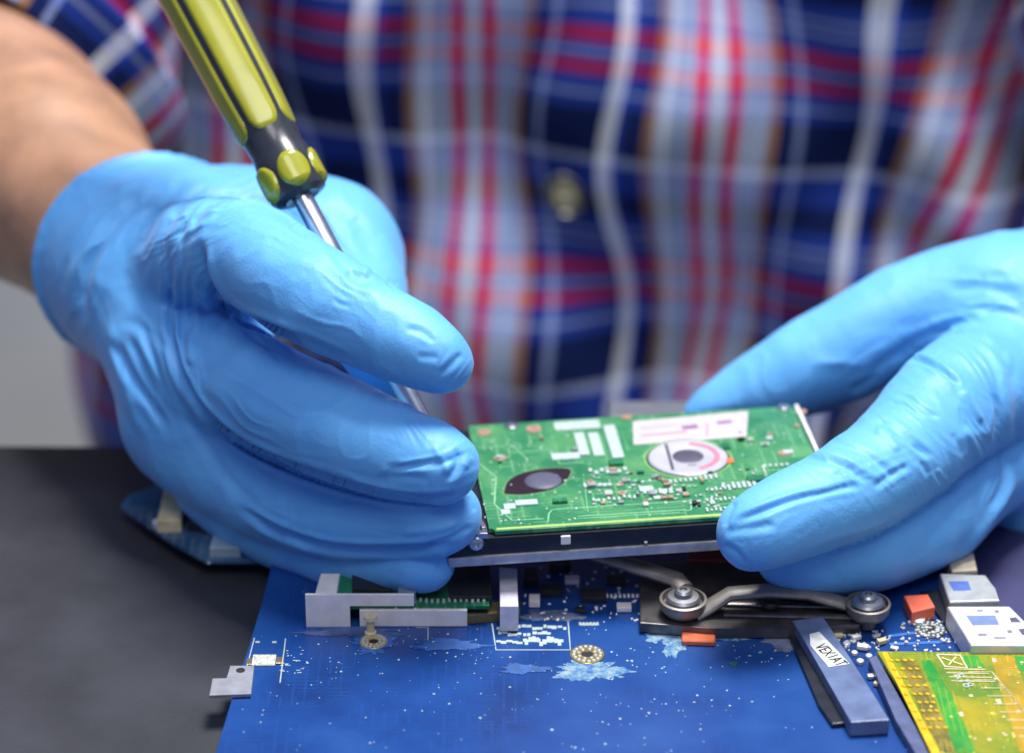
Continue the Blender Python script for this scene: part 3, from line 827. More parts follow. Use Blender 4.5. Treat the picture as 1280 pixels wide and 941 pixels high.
X0, X1 = -0.0115, LD + 0.0012
Y0, Y1 = -0.0012, WD + 0.0012
TH = 0.0012
# base casting (silver) and black frame
MB().box(((X0 + X1) / 2, (Y0 + Y1) / 2, -0.0082), (X1 - X0, Y1 - Y0, 0.0030), bev=0.0006).build('base_casting', M['alu'], drive, smooth=True)
fr = MB()
fr.box(((X0 + X1) / 2 + .0003, (Y0 + Y1) / 2, -0.0041), (X1 - X0 - .0006, Y1 - Y0 - 0.0010, 0.0050), bev=0.0004)
frame = fr.build('side_frame', M['frame'], drive, smooth=True)
# upper rails of the frame left of the circuit board
MB().prism([(X0 + .0006, Y0 + .0012), (-0.0012, Y0 + .0012), (-0.0012, Y1 - .001), (X0 + .0006, Y1 - .001)], -0.0020, -0.0008, bev=.0003).build('connector_rail', M['black'], drive)
# corner bracket
br = MB()
a = [dl(*p) for p in ((596, 640), (601, 650), (607, 656), (610, 668), (596, 668), (590, 650))]
br.prism(a, -0.0012, 0.0004, bev=0.0002); br.box((-0.0022, .0045, 0.0006), (0.0012, 0.009, 0.0016), rz=0.15, bev=.0002)
br.build('corner_bracket', M['steel'], drive)
# pcb with a notched corner outline and rounded cutouts
oc = [(0.0, 0.0018), (0.0012, 0.0014), (0.0016, 0.0), (LD, 0.0), (LD, WD), (0.0, WD), (0.0, WD * .72), (-.0009, WD * .70), (-.0009, WD * .52), (0, WD * .5)]
pcb = MB().prism(oc, -TH, 0.0, bev=0.00015).build('drive_circuit_board', M['green_pcb'], drive)
edge = MB(); edge.ribbon([(0.002, 0.0011), (LD - .001, 0.0011)], 0.0011, 0.00006, 0.00002)
edge.build('board_edge_line', simple('bare_board_edge', (0.35, 0.50, 0.14), 0.4), pcb)
# frame side details (front face)
def front_pt(px, py):
    v = cs(px, py, 1.0); n = uy; o = P00 + uy * (Y0 + .0005); t = o.dot(n) / v.dot(n); q = v * t - P00
    return q.dot(ux), q.dot(uz)
x, z = front_pt(595, 678)
mrot = Matrix.Translation((x, Y0 + .0004, z)) @ Matrix.Rotation(R(90), 4, 'X')
MB().lathe([(0.0021, -0.0004), (0.0021, 0.0006), (0.0017, 0.0011), (0.0008, 0.0013), (0.0006, 0.0007), (0.0001, 0.0007)], 24, M=mrot).build('side_screw', M['steel'], drive, smooth=True)
x, z = front_pt(707, 674)
MB().box((x, Y0 + .0003, z), (0.0027, 0.0008, 0.0026), bev=.0003).build('silver_plug', M['tin'], drive)
x, z = front_pt(807, 677)
MB().box((x, Y0 + .0001, z), (0.0008, 0.0006, 0.0006), bev=.0001).build('tiny_nick', M['white'], frame)
# seam line along the frame
x, z = front_pt(700, 656)

# spindle motor
def ell(px, py, r): x, y = dl(px, py); return Matrix.Translation((x, y, 0))
mm = ell(860, 573, 0)
MB().lathe([(0.0126, -.0002), (0.0126, .00012), (0.0119, .00012), (0.0119, -.0002)], 64, M=mm, cap=False).build('motor_rim', simple('rim_green', (0.16, 0.38, 0.12), 0.4), drive, smooth=True)
MB().lathe([(0.0001, .0001), (0.0119, .0001), (0.0119, .00002)], 64, M=mm, cap=False).build('motor_gap', M['ink'], drive)
mt = MB().lathe([(0.0001, .0005), (0.0030, .0005), (0.0034, .0007), (0.0108, .0007), (0.0113, .0003), (0.0113, .00012)], 64, M=mm, cap=False).build('spindle_motor', M['motor'], drive, smooth=True)
MB().lathe([(0.0001, .0009), (0.0040, .0009), (0.0044, .00075)], 48, M=mm, cap=False).build('motor_hub', M['hub'], mt, smooth=True)
def arc(cx_, cy_, r, a0, a1, n=24): return [(cx_ + r * math.cos(R(a0 + (a1 - a0) * k / n)), cy_ + r * math.sin(R(a0 + (a1 - a0) * k / n))) for k in range(n + 1)]
mx_, my_ = dl(860, 573)
MB().ribbon(arc(mx_, my_, 0.0082, -75, 78), 0.0017, 0.00004, 0.0007).build('pink_arc', M['pink'], mt)
MB().ribbon([(mx_ - .0055, my_ - .0080), (mx_ - .0050, my_ + .0090)], 0.0009, 0.00003, 0.0007).build('grey_mark', M['hub'], mt)
ox, oy = dl(912, 577)
MB().box((ox, oy, .0003), (0.0022, 0.0030, 0.0006), bev=.0002).build('orange_part', M['orange'], drive)
# leaf shaped cut-out with head actuator pivot
lp = [dl(*p) for p in ((630, 617), (634, 603), (646, 594), (662, 589), (680, 586), (698, 585), (713, 587), (711, 596), (704, 604), (692, 611), (675, 615), (655, 618), (640, 618))]
co_ = [tuple(p[:2]) for p in catmull([(x, y, 0, 0) for x, y in lp + lp[:1]], 3)][:-1]
ccx = sum(p[0] for p in lp) / len(lp); ccy = sum(p[1] for p in lp) / len(lp)
MB().prism([((x - ccx) * 1.06 + ccx, (y - ccy) * 1.08 + ccy) for x, y in co_], 0, .00005).build('cutout_rim', simple('rim_green_b', (0.09, 0.24, 0.09), 0.4), drive)
MB().prism(co_, .00005, .00010).build('pivot_cutout', simple('dark_recess', (0.022, 0.012, 0.022), 0.8, spec=.1), drive)
px_, py_ = dl(679, 601)
MB().lathe([(0.0001, .0007), (0.0035, .0007), (0.0047, .0005), (0.0052, .0001)], 40, M=Matrix.Translation((px_, py_, 0)), cap=False).build('pivot_cap', simple('pivot_grey', (0.075, 0.075, 0.125), 0.55, 0.0), drive, smooth=True)
# paper label
lb = [dl(*p) for p in ((791, 527), (935, 514), (933, 546), (792, 556))]
label = MB().prism(lb, 0.0, .00012).build('paper_label', simple('label_paper', (0.47, 0.41, 0.44), 0.6, var=0.05), drive)
ink = MB()
def qline(a, b, wpx, z=.00012):
    p, q = dl(*a), dl(*b); ink.ribbon([p, q], wpx, 0.00003, z)
qline((800, 545), (858, 540), .0010); qline((800, 536), (846, 531), .0006); qline((884, 529), (884, 545), .0005)
ink.build('label_print', M['pink'], label)
ink = MB()
for (a_, b_, w_) in (((852, 535), (872, 533), .0028), ((896, 529), (915, 527), .0022)):
    qline(a_, b_, w_)
ink.build('label_stamp', simple('faded_violet_ink', (0.22, 0.13, 0.24), 0.5), label)

# silk screen, pads and small parts of the drive's board
wt = MB()
def pad(px, py, wx, wy, h=.00025, rz=0.0, mb=None):
    x, y = dl(px, py); h *= random.uniform(.8, 1.25); (mb or wt).box((x, y, h / 2), (wx, wy, h), rz=rz, bev=min(wx, wy, h) * .2, seg=1)
pad(767, 553, .0034, .0215, .0006)
pad(745, 556, .0030, .0150, .0005); pad(727, 556, .0030, .0145, .0005)
pad(707, 571, .0080, .0040, .0005)
pad(637, 633, .0032, .0032); pad(632, 640, .0025, .0028); pad(658, 629, .0062, .0030, .0006)
pad(722, 532, .0130, .0055, .0003)
for i in range(9): pad(694 + i * 6.5, 534 - i * .5, .0006, .0045, .0005)
for i in range(7): pad(738 + i * 7.2, 589 - i * .4 + (i % 2) * 3, .0011, .0020, .0005)
for i in range(6): pad(732 + i * 6, 608 - i * .3, .0012, .0017, .0005)
for i in range(9): pad(742 + i * 6.4, 626 - i * .7 + (i % 3), .0008, .0016, .0006)
for i in range(6): pad(806 + i * 6.5, 616 - i * .4, .0010, .0020 + .001 * (i % 2), .0005)
pad(808, 612, .0040, .0030, .0005); pad(822, 623, .0022, .0018, .0005); pad(830, 616, .0012, .0030, .0005)
for i in range(10): pad(838 + i * 6.3, 603 - i * .8, .0008, .0018 + (i > 5) * .0010, .0005)
for i in range(7): pad(904 + i * 6.5, 609 - i * .6, .0010, .0015 + (i > 1) * .0020 , .0005)
for r_, y0 in ((0, 613), (1, 626), (2, 638)):
    for i in range(7): pad(884 + i * 5.6, y0 - i * .5 + (i % 2) * .6, .0007, .0010 + .0006 * ((i * 7 + r_) % 3), .0005)
for i in range(5): pad(956 + i * 7, 583 - i * .5, .0007, .0016, .0004)
pad(955, 588, .0006, .0050, .0004); pad(962, 548, .0018, .0018, .0004); pad(956, 556, .0025, .0016, .0004); pad(985, 565, .003, .002, .0004)
for _ in range(70):
    pad(random.uniform(730, 905), random.uniform(585, 634), random.uniform(.0004, .0010), random.uniform(.0006, .0014), .0004, rz=random.choice((0, 1.57)))
for _ in range(40):
    pad(random.uniform(600, 730), random.uniform(545, 655), random.uniform(.0003, .0008), random.uniform(.0004, .0010), .0003)
for _ in range(25):
    pad(random.uniform(925, 1015), random.uniform(520, 610), random.uniform(.0003, .0008), random.uniform(.0004, .0010), .0003)
wt.build('silkscreen_print', M['white'], pcb)
trace_mat = simple('pale_trace', (0.20, 0.46, 0.26), 0.4)
def sline(pts, w_=.0004): MB().ribbon([dl(*p) for p in pts], w_, .00005, .00001).build('circuit_trace', trace_mat, pcb)
sline([(685, 652), (686, 642), (690, 637), (700, 636), (860, 626), (864, 624)]); sline([(864, 625), (864, 637), (858, 638)])
sline([(722, 645), (858, 637)]); sline([(722, 648), (850, 640)], .0003)
sline([(745, 617), (790, 612)], .0003); sline([(700, 600), (730, 598), (735, 640)], .0002)
sline([(930, 590), (1010, 584)], .0003); sline([(600, 560), (640, 556), (660, 575)], .0003); sline([(770, 598), (800, 602), (900, 594)], .0003)
sline([(640, 566), (690, 562), (700, 580), (730, 578)], .00035); sline([(600, 580), (620, 596), (618, 630), (640, 650), (680, 648)], .0004)
for (px, py, r_) in ((605, 541, .0020), (625, 573, .0018), (667, 537, .0022), (980, 567, .0017), (783, 522, .0016), (1001, 515, .0017), (777, 617, .0011), (808, 626, .0007), (775, 606, .0010), (738, 603, .0011), (900, 617, .0006)):
    x, y = dl(px, py); MB().lathe([(0.0001, .0001), (r_ * .45, .0001), (r_ * .5, .00035), (r_, .00035), (r_ * 1.05, .00002)], 20, M=Matrix.Translation((x, y, 0)), cap=False).build('copper_ring', M['copper'], pcb, smooth=True)
def screw(px, py, r_, name='board_screw', mat='steel'):
    x, y = dl(px, py)
    MB().lathe([(r_, .00002), (r_, .0006), (r_ * .8, .0010), (r_ * .4, .0011), (r_ * .35, .0006), (.0001, .0006)], 22, M=Matrix.Translation((x, y, 0)), cap=False).build(name, M[mat], drive, smooth=True)
screw(640, 534, .0021); screw(980, 511, .0019); screw(624, 573, .0010, mat='white')
# small dark chips
for (px, py, a_, b_) in ((770, 580, .004, .003), (905, 560, .003, .003), (700, 628, .004, .002), (945, 600, .005, .003)):
    x, y = dl(px, py); MB().box((x, y, .0005), (a_, b_, .0009), bev=.0001).build('chip', M['dark_green_pcb'], pcb)
crnd = random.Random(21)
cmats = [simple('tan_part', (0.30, 0.22, 0.14), .45, var=.3), simple('grey_part', (0.22, 0.26, 0.25), .4, var=.3), M['dark_green_pcb'], M['chip'], simple('pale_part', (0.38, 0.42, 0.38), .45, var=.2)]
for _ in range(46):
    if crnd.random() < .7: px, py = crnd.uniform(735, 900), crnd.uniform(583, 632)
    else: px, py = crnd.choice(((crnd.uniform(600, 720), crnd.uniform(545, 580)), (crnd.uniform(925, 1010), crnd.uniform(530, 590))))
    x, y = dl(px, py); a_ = crnd.uniform(.0008, .0026); h_ = crnd.uniform(.0005, .0011)
    MB().box((x, y, h_ / 2), (a_, a_ * crnd.uniform(.5, .9), h_), rz=crnd.choice((0, 1.5708)), bev=.0001).build('chip', crnd.choice(cmats), pcb)
# light metal edge at the right side of the drive
MB().box((LD + .0009, WD / 2, -.0003), (.0010, WD, .0016), bev=.0002).build('edge_strip', M['tin'], drive)

# ------------------------------------------------------------------ screwdriver
tip = wp(593, 652, .766); col = wp(370, 232, .792)
axd = (col - tip).normalized()
zc = (col - tip).length
rot = axd.to_track_quat('Z', 'Y').to_matrix().to_4x4()
SM = Matrix.Translation(tip) @ rot
sd = empty('screwdriver', SM)
tag(sd, 'screwdriver with a lime green and black fluted handle held in the left gloved hand', 'screwdriver')
MB().lathe([(.0004, 0.0), (.0010, .0012), (.0016, .004), (.0022, .007), (.0029, .011), (.0029, zc + .012)], 32).build('shaft', M['steel'], sd, smooth=True)
s0 = zc - 0.001
Hn = MB().lathe([(.0032, s0 - .0025), (.0050, s0 - .0032), (.0076, s0 - .0022), (.0083, s0 + .001), (.0084, s0 + .007), (.0081, s0 + .0100), (.0076, s0 + .0125), (.0078, s0 + .016), (.0084, s0 + .023), (.0088, s0 + .032), (.0093, s0 + .060), (.0098, s0 + .095), (.0096, s0 + .112), (.0090, s0 + .120), (.004, s0 + .124)], 48)
handle = Hn.build('handle', M['handle_black'], sd, smooth=True)
def handle_r(z):
    return np.interp(z, [.016, .023, .032, .060, .095, .112], [.0079, .0084, .0088, .0093, .0098, .0096])
def panel(ang, z0, z1, wd, name, prow=.0011, rfun=None):
    """rounded strip proud of the handle"""
    bm = bmesh.new(); nz_, nw = 60, 12; g = []
    for i in range(nz_ + 1):
        z = z0 + (z1 - z0) * i / nz_
        e = min((z - z0), (z1 - z)); w2 = wd / 2
        hw = w2 if e > w2 else math.sqrt(max(0, w2 * w2 - (w2 - e) ** 2))
        row = []
        for j in range(nw + 1):
            q = -1 + 2 * j / nw; xx = q * hw
            edge_ = min(hw - abs(xx), e) / (wd * .16); edge_ = max(0.0, min(1, edge_))
            rr = (rfun or handle_r)(z - s0) - .0003 + prow * math.sqrt(1 - (1 - edge_) ** 2)
            a = ang + xx / .0092
            rr2 = rr * (1 - 0.10 * (1 - (abs(xx) / (wd / 2)) ** 2)) if name == 'grip_panel' else rr   # faces are nearly flat
            row.append(bm.verts.new((rr2 * math.cos(a), rr2 * math.sin(a), z)))
        g.append(row)
    for i in range(nz_):
        for j in range(nw):
            try: bm.faces.new((g[i][j], g[i][j + 1], g[i + 1][j + 1], g[i + 1][j]))
            except ValueError: pass
    bmesh.ops.remove_doubles(bm, verts=bm.verts[:], dist=1e-7)
    bmesh.ops.recalc_face_normals(bm, faces=bm.faces[:])
    me = bpy.data.meshes.new(name); bm.to_mesh(me); bm.free()
    link(name, me, M['lime'], handle)
view_l = (SM.inverted() @ cam.location); vang = math.atan2(view_l.y, view_l.x)
HOFF = R(7)
for k in range(5):
    a = vang + HOFF + k * math.pi * 2 / 5
    panel(a, s0 + .0165, s0 + .108, .0103, 'grip_panel', prow=.0014)
    panel(a + R(6), s0 - .0022, s0 + .0086, .0108, 'collar_bump', prow=.0012, rfun=lambda z: .0084 - .0010 * max(0, -z / .002))

# ------------------------------------------------------------------ laptop main board
BZ = 0.008
board = empty('laptop_main_board', loc=tuple(onz(700, 800, 0)))
tag(board, 'large bright blue laptop circuit board lying on the black tabletop', 'circuit board')
def bp_(px, py, z=BZ): v = onz(px, py, z); return (v.x, v.y)
def badd(mb, name, mat, parent=None, smooth=False): return mb.build(name, M[mat] if isinstance(mat, str) else mat, parent or board, smooth=smooth, world=True)
outl = [(356, 655), (340, 705), (329, 748), (312, 805), (288, 880), (262, 965), (1420, 965), (1300, 842), (1232, 765), (1170, 690), (900, 660), (600, 650)]
badd(MB().prism([bp_(*p) for p in outl], BZ - .0014, BZ, bev=.0002), 'board', 'blue_pcb')
# standoffs under it
for p in ((360, 700), (330, 900), (1150, 720), (1200, 930), (700, 900)):
    x, y = bp_(*p); badd(MB().lathe([(.0025, 0.0003), (.0025, BZ - .0015)], 16, M=Matrix.Translation((x, y, 0))), 'standoff', 'steel')
# silver bracket left
def wall(px0, px1, py, h, t=.0008, z=BZ, rise=0.0):
    """upright sheet from one pixel to another on the board, h tall"""
    a = Vector(bp_(px0[0], px0[1], z)); b = Vector(bp_(px1[0], px1[1], z)); d = (b - a).normalized(); n = Vector((-d.y, d.x)) * t
    return [(a.x, a.y), (b.x, b.y), (b.x + n.x, b.y + n.y), (a.x + n.x, a.y + n.y)]
def upright(mb, p, q, z0, z1, t=.0008): mb.prism(wall(p, q, 0, 0, t, BZ), BZ + z0, BZ + z1, bev=.00015)
bk = MB()
upright(bk, (383, 783), (438, 783), .0000, .0102)
upright(bk, (438, 783), (518, 783), .0066, .0102)
badd(bk, 'bracket', 'tin')
bk = MB(); upright(bk, (450, 783), (584, 783), .0002, .0052, .0012); badd(bk, 'bracket_foot', 'tin')
bk = MB(); upright(bk, (498, 781.5), (582, 781.5), .0018, .0046, .0022); badd(bk, 'grey_insert', simple('grey_blue_steel', (0.22, 0.26, 0.34), 0.4, .5))
bk = MB(); upright(bk, (498, 779), (520, 779), .0074, .0100, .004); badd(bk, 'bracket_clip', simple('grey_blue_steel', (0.24, 0.28, 0.36), 0.4, .5))
# memory module behind the bracket
x0, y0 = bp_(500, 745); 
mpts = [bp_(412, 757, BZ + .006), bp_(612, 757, BZ + .006), bp_(604, 700, BZ + .006), bp_(420, 690, BZ + .006)]
mod = badd(MB().prism(mpts, BZ + .005, BZ + .006), 'memory_module', 'dark_green_pcb')
ch = [bp_(562, 745, BZ + .0075), bp_(615, 745, BZ + .0075), bp_(612, 702, BZ + .0075), bp_(562, 700, BZ + .0075)]
badd(MB().prism(ch, BZ + .006, BZ + .0075, bev=.0002), 'chip', 'chip', mod)
ch = [bp_(440, 735, BZ + .0075), bp_(490, 737, BZ + .0075), bp_(490, 700, BZ + .0075), bp_(440, 700, BZ + .0075)]
badd(MB().prism(ch, BZ + .006, BZ + .0075, bev=.0002), 'chip', 'chip', mod)
sp_ = MB()
for i in range(26): 
    x, y = bp_(425 + i * 7.2, 751 + random.uniform(-1, 1), BZ + .006); sp_.box((x, y, BZ + .0063), (.0007, .0011, .0006))
badd(sp_, 'solder_points', 'solder', mod)
bk = MB(); bk.prism([bp_(394, 740, BZ + .0085), bp_(421, 740, BZ + .0085), bp_(425, 716, BZ + .0085), bp_(401, 716, BZ + .0085)], BZ + .0006, BZ + .0085, bev=.0003); badd(bk, 'side_clip', 'tin')
bk = MB(); bk.prism([bp_(625, 757, BZ + .0085), bp_(648, 757, BZ + .0085), bp_(646, 710, BZ + .0085), bp_(624, 708, BZ + .0085)], BZ + .0006, BZ + .0085, bev=.0003); badd(bk, 'side_clip', simple('lilac_tin', (0.58, 0.56, 0.66), 0.45, 0.1))
bk = MB(); bk.prism([bp_(548, 783), bp_(650, 775), bp_(650, 762), bp_(548, 765)], BZ + .0002, BZ + .0030, bev=.0003); badd(bk, 'socket', simple('olive_plastic', (0.12, 0.10, 0.045), 0.4))
# spring post in front of the bracket
x, y = bp_(463, 800)
pm = Matrix.Translation((x, y + .002, BZ))
badd(MB().lathe([(.0016, .0002), (.0016, .0015), (.0011, .0018), (.0011, .0052), (.0018, .0056), (.0018, .0066), (.0001, .0066)], 20, M=pm, cap=False), 'post', M['cream'], smooth=True)
# screw rings with gold pads
def ring(px, py, r_, mat_out='gold', name='screw_hole'):  # sits above the flux
    x, y = bp_(px, py); m = Matrix.Translation((x, y, BZ + .00015))
    o = badd(MB().lathe([(r_ * .33, .00002), (r_ * .36, .00022), (r_, .00022), (r_ * 1.04, .00002)], 40, M=m, cap=False), name, mat_out, smooth=True)
    badd(MB().lathe([(.0001, .00006), (r_ * .34, .00006)], 24, M=m, cap=False), 'hole', 'ink', o)
    mb = MB()
    for k in range(16):
        a = 2 * math.pi * k / 16 + .1
        mb.lathe([(.00001, .0005), (r_ * .09, .0004), (r_ * .12, .0002)], 8, M=m @ Matrix.Translation((math.cos(a) * r_ * .80, math.sin(a) * r_ * .80, 0)), cap=False)
        if k % 2: mb.lathe([(.00001, .0005), (r_ * .08, .0004), (r_ * .11, .0002)], 8, M=m @ Matrix.Translation((math.cos(a) * r_ * .52, math.sin(a) * r_ * .52, 0)), cap=False)
    badd(mb, 'solder_points', 'white', o, smooth=True)
ring(734, 818, .0045); ring(467, 802, .0036)
# left metal tab
tp = [bp_(*p) for p in ((288, 837), (318, 837), (314, 872), (262, 874), (266, 853), (284, 853))]
t_ = badd(MB().prism(tp, BZ + .0004, BZ + .0014, bev=.0001), 'metal_tab', simple('grey_tab', (0.30, 0.31, 0.35), .45, .4))
x, y = bp_(301, 843); badd(MB().lathe([(.0001, .00148), (.0012, .00148)], 20, M=Matrix.Translation((x, y, BZ)), cap=False), 'hole', 'ink', t_)
# prints on the board
wt = MB()
def bl(pts, w_=.0003, h=.00006, mb=None): (mb or wt).ribbon([bp_(*p) for p in pts], w_, h, BZ + .00002)
def bpad(px, py, a_, b_, h=.0003, rz=0, mb=None):
    x, y = bp_(px, py); h *= random.uniform(.8, 1.25); (mb or wt).box((x, y, BZ + h / 2), (a_, b_, h), rz=rz, bev=min(a_, b_, h) * .2, seg=1)
bl([(318, 797), (308, 836)]); bl([(357, 798), (350, 853)]); bl([(615, 779), (620, 812), (713, 812), (710, 776)], .0004); bl([(520, 784), (535, 784), (535, 800)])
for r_, n_ in ((784, 14), (792, 11), (802, 13)):
    for i in range(n_): bpad(624 + i * 6.3 + random.uniform(-1, 1), r_ + random.uniform(-2, 2), random.uniform(.0008, .0018), random.uniform(.0010, .0018), .0002)
for i in range(10): bpad(658 + i * 4.6, 803 + random.uniform(-5, 2), .0010, .0022, .0002)
bpad(737, 780, .0050, .0014, .0001)
for i in range(6): bpad(725 + i * 4.4, 780, .0006, .0016, .0003)
for i in range(20): bpad(352 + random.uniform(0, 30), 812 + random.uniform(0, 30), random.uniform(.0003, .0014), .0003, .0001)
bpad(322, 803, .0012, .0008); bpad(343, 803, .0012, .0008)
for _ in range(90):
    bpad(random.uniform(300, 1000), 785 + 160 * random.random() ** 1.2, random.uniform(.0002, .00045), random.uniform(.0002, .00045), .0002)
for (cx_, cy_, sx_, sy_, n_) in ((520, 800, 40, 10, 40), (590, 815, 40, 14, 40), (660, 830, 40, 12, 30), (420, 830, 60, 16, 40), (800, 820, 40, 16, 35), (950, 820, 40, 18, 30), (560, 870, 120, 24, 50), (800, 890, 140, 24, 50)):
    for _ in range(n_ // 2):
        q = random.choice((.00018, .00022, .0003, .0004, .0006)); bpad(random.gauss(cx_, sx_ * .6), random.gauss(cy_, sy_ * .6), q, q * random.uniform(.6, 1.2), .00015, rz=random.random())
badd(wt, 'white_print', 'white')
wt = MB(); bpad(330, 826, .0062, .0052, .0006, mb=wt); badd(wt, 'square_component', simple('speckled_ceramic', (0.50, 0.53, 0.45), 0.5, var=.5, scale=1500))
wt = MB(); bpad(312, 827, .0016, .0030, .0004, mb=wt); badd(wt, 'solder_pad', 'gold')
wt = MB(); bpad(349, 826, .0016, .0030, .0004, mb=wt); badd(wt, 'solder_pad', 'gold')
# dried flux / glue patches with a ragged outline
def blob(cx_, cy_, rx, ry, name, mat, seed, h=.00012, rag=.35):
    rnd = random.Random(seed); pts = []
    for k in range(110):
        a = 2 * math.pi * k / 110; q = 1 + rag * .7 * (rnd.random() - .6) + .16 * math.sin(3 * a + seed) + .10 * math.sin(7 * a + 2 * seed) + .08 * math.sin(13 * a)
        pts.append(bp_(cx_ + rx * q * math.cos(a), cy_ + ry * q * math.sin(a)))
    return badd(MB().prism(pts, BZ + .00003, BZ + .00008 + .000006 * seed), name, mat)
def flux_mat():
    m, nd, lk, b = newmat('dried_flux'); nt = m.node_tree; tc = N(nt, 'ShaderNodeTexCoord')
    n1 = N(nt, 'ShaderNodeTexNoise'); n1.inputs['Scale'].default_value = 420; n1.inputs['Detail'].default_value = 7; n1.inputs['Roughness'].default_value = .7
    lk.new(tc.outputs['Object'], n1.inputs['Vector'])
    r = ramp(nt, [(0.36, (0.010, 0.07, 0.32)), (0.46, (0.07, 0.18, 0.34)), (0.58, (0.20, 0.31, 0.38)), (0.7, (0.38, 0.42, 0.34))]); lk.new(n1.outputs['Fac'], r.inputs[0]); lk.new(r.outputs[0], b.inputs['Base Color'])
    b.inputs['Roughness'].default_value = .8
    bp = N(nt, 'ShaderNodeBump'); bp.inputs['Distance'].default_value = .0004; bp.inputs['Strength'].default_value = .7; lk.new(n1.outputs['Fac'], bp.inputs['Height']); lk.new(bp.outputs[0], b.inputs['Normal'])
    return m
flux = flux_mat()
blob(738, 838, 44, 13, 'flux_stain', flux, 1); blob(843, 802, 16, 18, 'flux_stain', flux, 2); blob(985, 800, 30, 13, 'flux_stain', simple('grey_film', (0.16, 0.18, 0.26), .5, var=.4, scale=300), 3)
blob(905, 796, 34, 5, 'flux_stain', flux, 5); blob(820, 795, 14, 8, 'flux_stain', flux, 8); blob(560, 806, 46, 7, 'flux_stain', simple('thin_film', (0.018, 0.075, 0.27), .6, var=.3, scale=300), 13); blob(655, 836, 30, 6, 'flux_stain', simple('thin_film_b', (0.020, 0.080, 0.27), .6, var=.3, scale=300), 14); blob(467, 803, 26, 13, 'flux_stain', simple('clear_flux', (0.03, 0.11, 0.36), .35, var=.4, scale=300), 9); blob(440, 790, 60, 6, 'flux_stain', simple('grey_film_c', (0.05, 0.09, 0.22), .5, var=.4, scale=300), 12); blob(690, 770, 40, 6, 'flux_stain', simple('grey_film_b', (0.12, 0.15, 0.25), .5, var=.4, scale=300), 6)
blob(917, 829, 6, 3, 'green_spot', simple('dark_green_spot', (0.02, 0.10, 0.08), .5), 4)
wt = MB(); bpad(873, 801, .0090, .0050, .0014, rz=-.05, mb=wt); badd(wt, 'copper_patch', M['orange'])
# heat sink plate and bracket
dk = [bp_(*p, BZ + .004) for p in ((800, 700), (1062, 700), (1075, 778), (1000, 783), (890, 783), (800, 776))]
badd(MB().prism(dk, BZ + .0006, BZ + .0035, bev=.0004), 'heat_sink_plate', M['dark_metal'])
for i, yy in enumerate((738, 752, 765)):
    rb = MB(); rb.tube([(*bp_(905, yy, BZ + .0045), BZ + .004), (*bp_(1070, yy + 4, BZ + .0045), BZ + .004)], .0011, 10, flat=.6); badd(rb, 'heat_sink_rib', M['dark_metal'], smooth=True)
dev = MB(); dx, dy = bp_(963, 752, BZ + .0055); dev.lathe([(.0024, .0), (.0024, .0008), (.0018, .0012), (.0014, .0007), (.0001, .0007)], 24, M=Matrix.Translation((dx, dy, BZ + .0046)), cap=False); badd(dev, 'rivet', M['dark_metal'], smooth=True)
def P3(px, py, z): v = onz(px, py, BZ + z); return (v.x, v.y, v.z)
arm = MB(); arm.tube([P3(868, 768, .004), P3(890, 756, .006), P3(912, 742, .009), P3(960, 738, .0095), P3(1010, 741, .009), P3(1040, 750, .007), P3(1075, 760, .005)], [.0028, .0028, .0028, .0028, .0028, .0028, .0026], 12, flat=.6); badd(arm, 'spring_arm', M['arm_metal'], smooth=True)
arm = MB(); arm.tube([P3(740, 692, .010), P3(775, 702, .010), P3(815, 714, .009), P3(845, 724, .0085), P3(856, 735, .008)], [.0024, .0027, .0030, .0030, .0026], 12, flat=.6); badd(arm, 'spring_arm', M['arm_metal'], smooth=True)
def spring_screw(px, py, s_=1.0):
    x, y = bp_(px, py); m = Matrix.Translation((x, y, BZ + .0006)) @ Matrix.Scale(s_, 4)
    o = badd(MB().lathe([(.0022, 0), (.0022, .0022), (.0044, .0030), (.0054, .0044), (.0056, .0066), (.0050, .0068), (.0047, .0052), (.0030, .0042)], 36, M=m, cap=False), 'screw_cup', M['arm_metal'], smooth=True)
    badd(MB().lathe([(.0040, .0060), (.0041, .0068), (.0036, .0074), (.0022, .0076), (.0021, .0086), (.0016, .0091), (.0009, .0092), (.0008, .0086), (.0001, .0086)], 30, M=m, cap=False), 'screw_head', simple('dull_steel', (0.34, 0.34, 0.36), .38, .9, var=.25), o, smooth=True)
    for k in range(3):
        badd(MB().lathe([(.0030, .0036 + k * .0009), (.0035, .0040 + k * .0009), (.0030, .0044 + k * .0009)], 24, M=m, cap=False), 'spring', 'black', o, smooth=True)
spring_screw(853, 780, 1.15); spring_screw(1083, 784, 1.1)
rnd = random.Random(5)
for (px, py, a_, b_, h_, mt_) in ((690, 742, .006, .004, .002, 'chip'), (715, 728, .004, .003, .0015, 'tin'), (742, 748, .007, .005, .0018, 'chip'), (668, 755, .003, .004, .002, 'tin'), (770, 730, .005, .003, .002, 'black'),
                              (700, 712, .006, .004, .003, 'black'), (780, 762, .004, .003, .0014, 'tin'), (725, 765, .003, .002, .0012, 'chip'), (664, 728, .004, .006, .003, 'black')):
    x, y = bp_(px, py); badd(MB().box((x, y, BZ + h_ / 2 + .0002), (a_, b_, h_), bev=.0002), 'chip' if mt_ != 'tin' else 'small_component', mt_)
wt = MB()
for i in range(11): bpad(748 + i * 5.4, 745, .0007, .0016, .0004, mb=wt)
for _ in range(70): bpad(rnd.uniform(655, 800), rnd.uniform(705, 778), rnd.uniform(.0003, .001), rnd.uniform(.0003, .0009), .0003, mb=wt)
badd(wt, 'solder_points', 'tin')
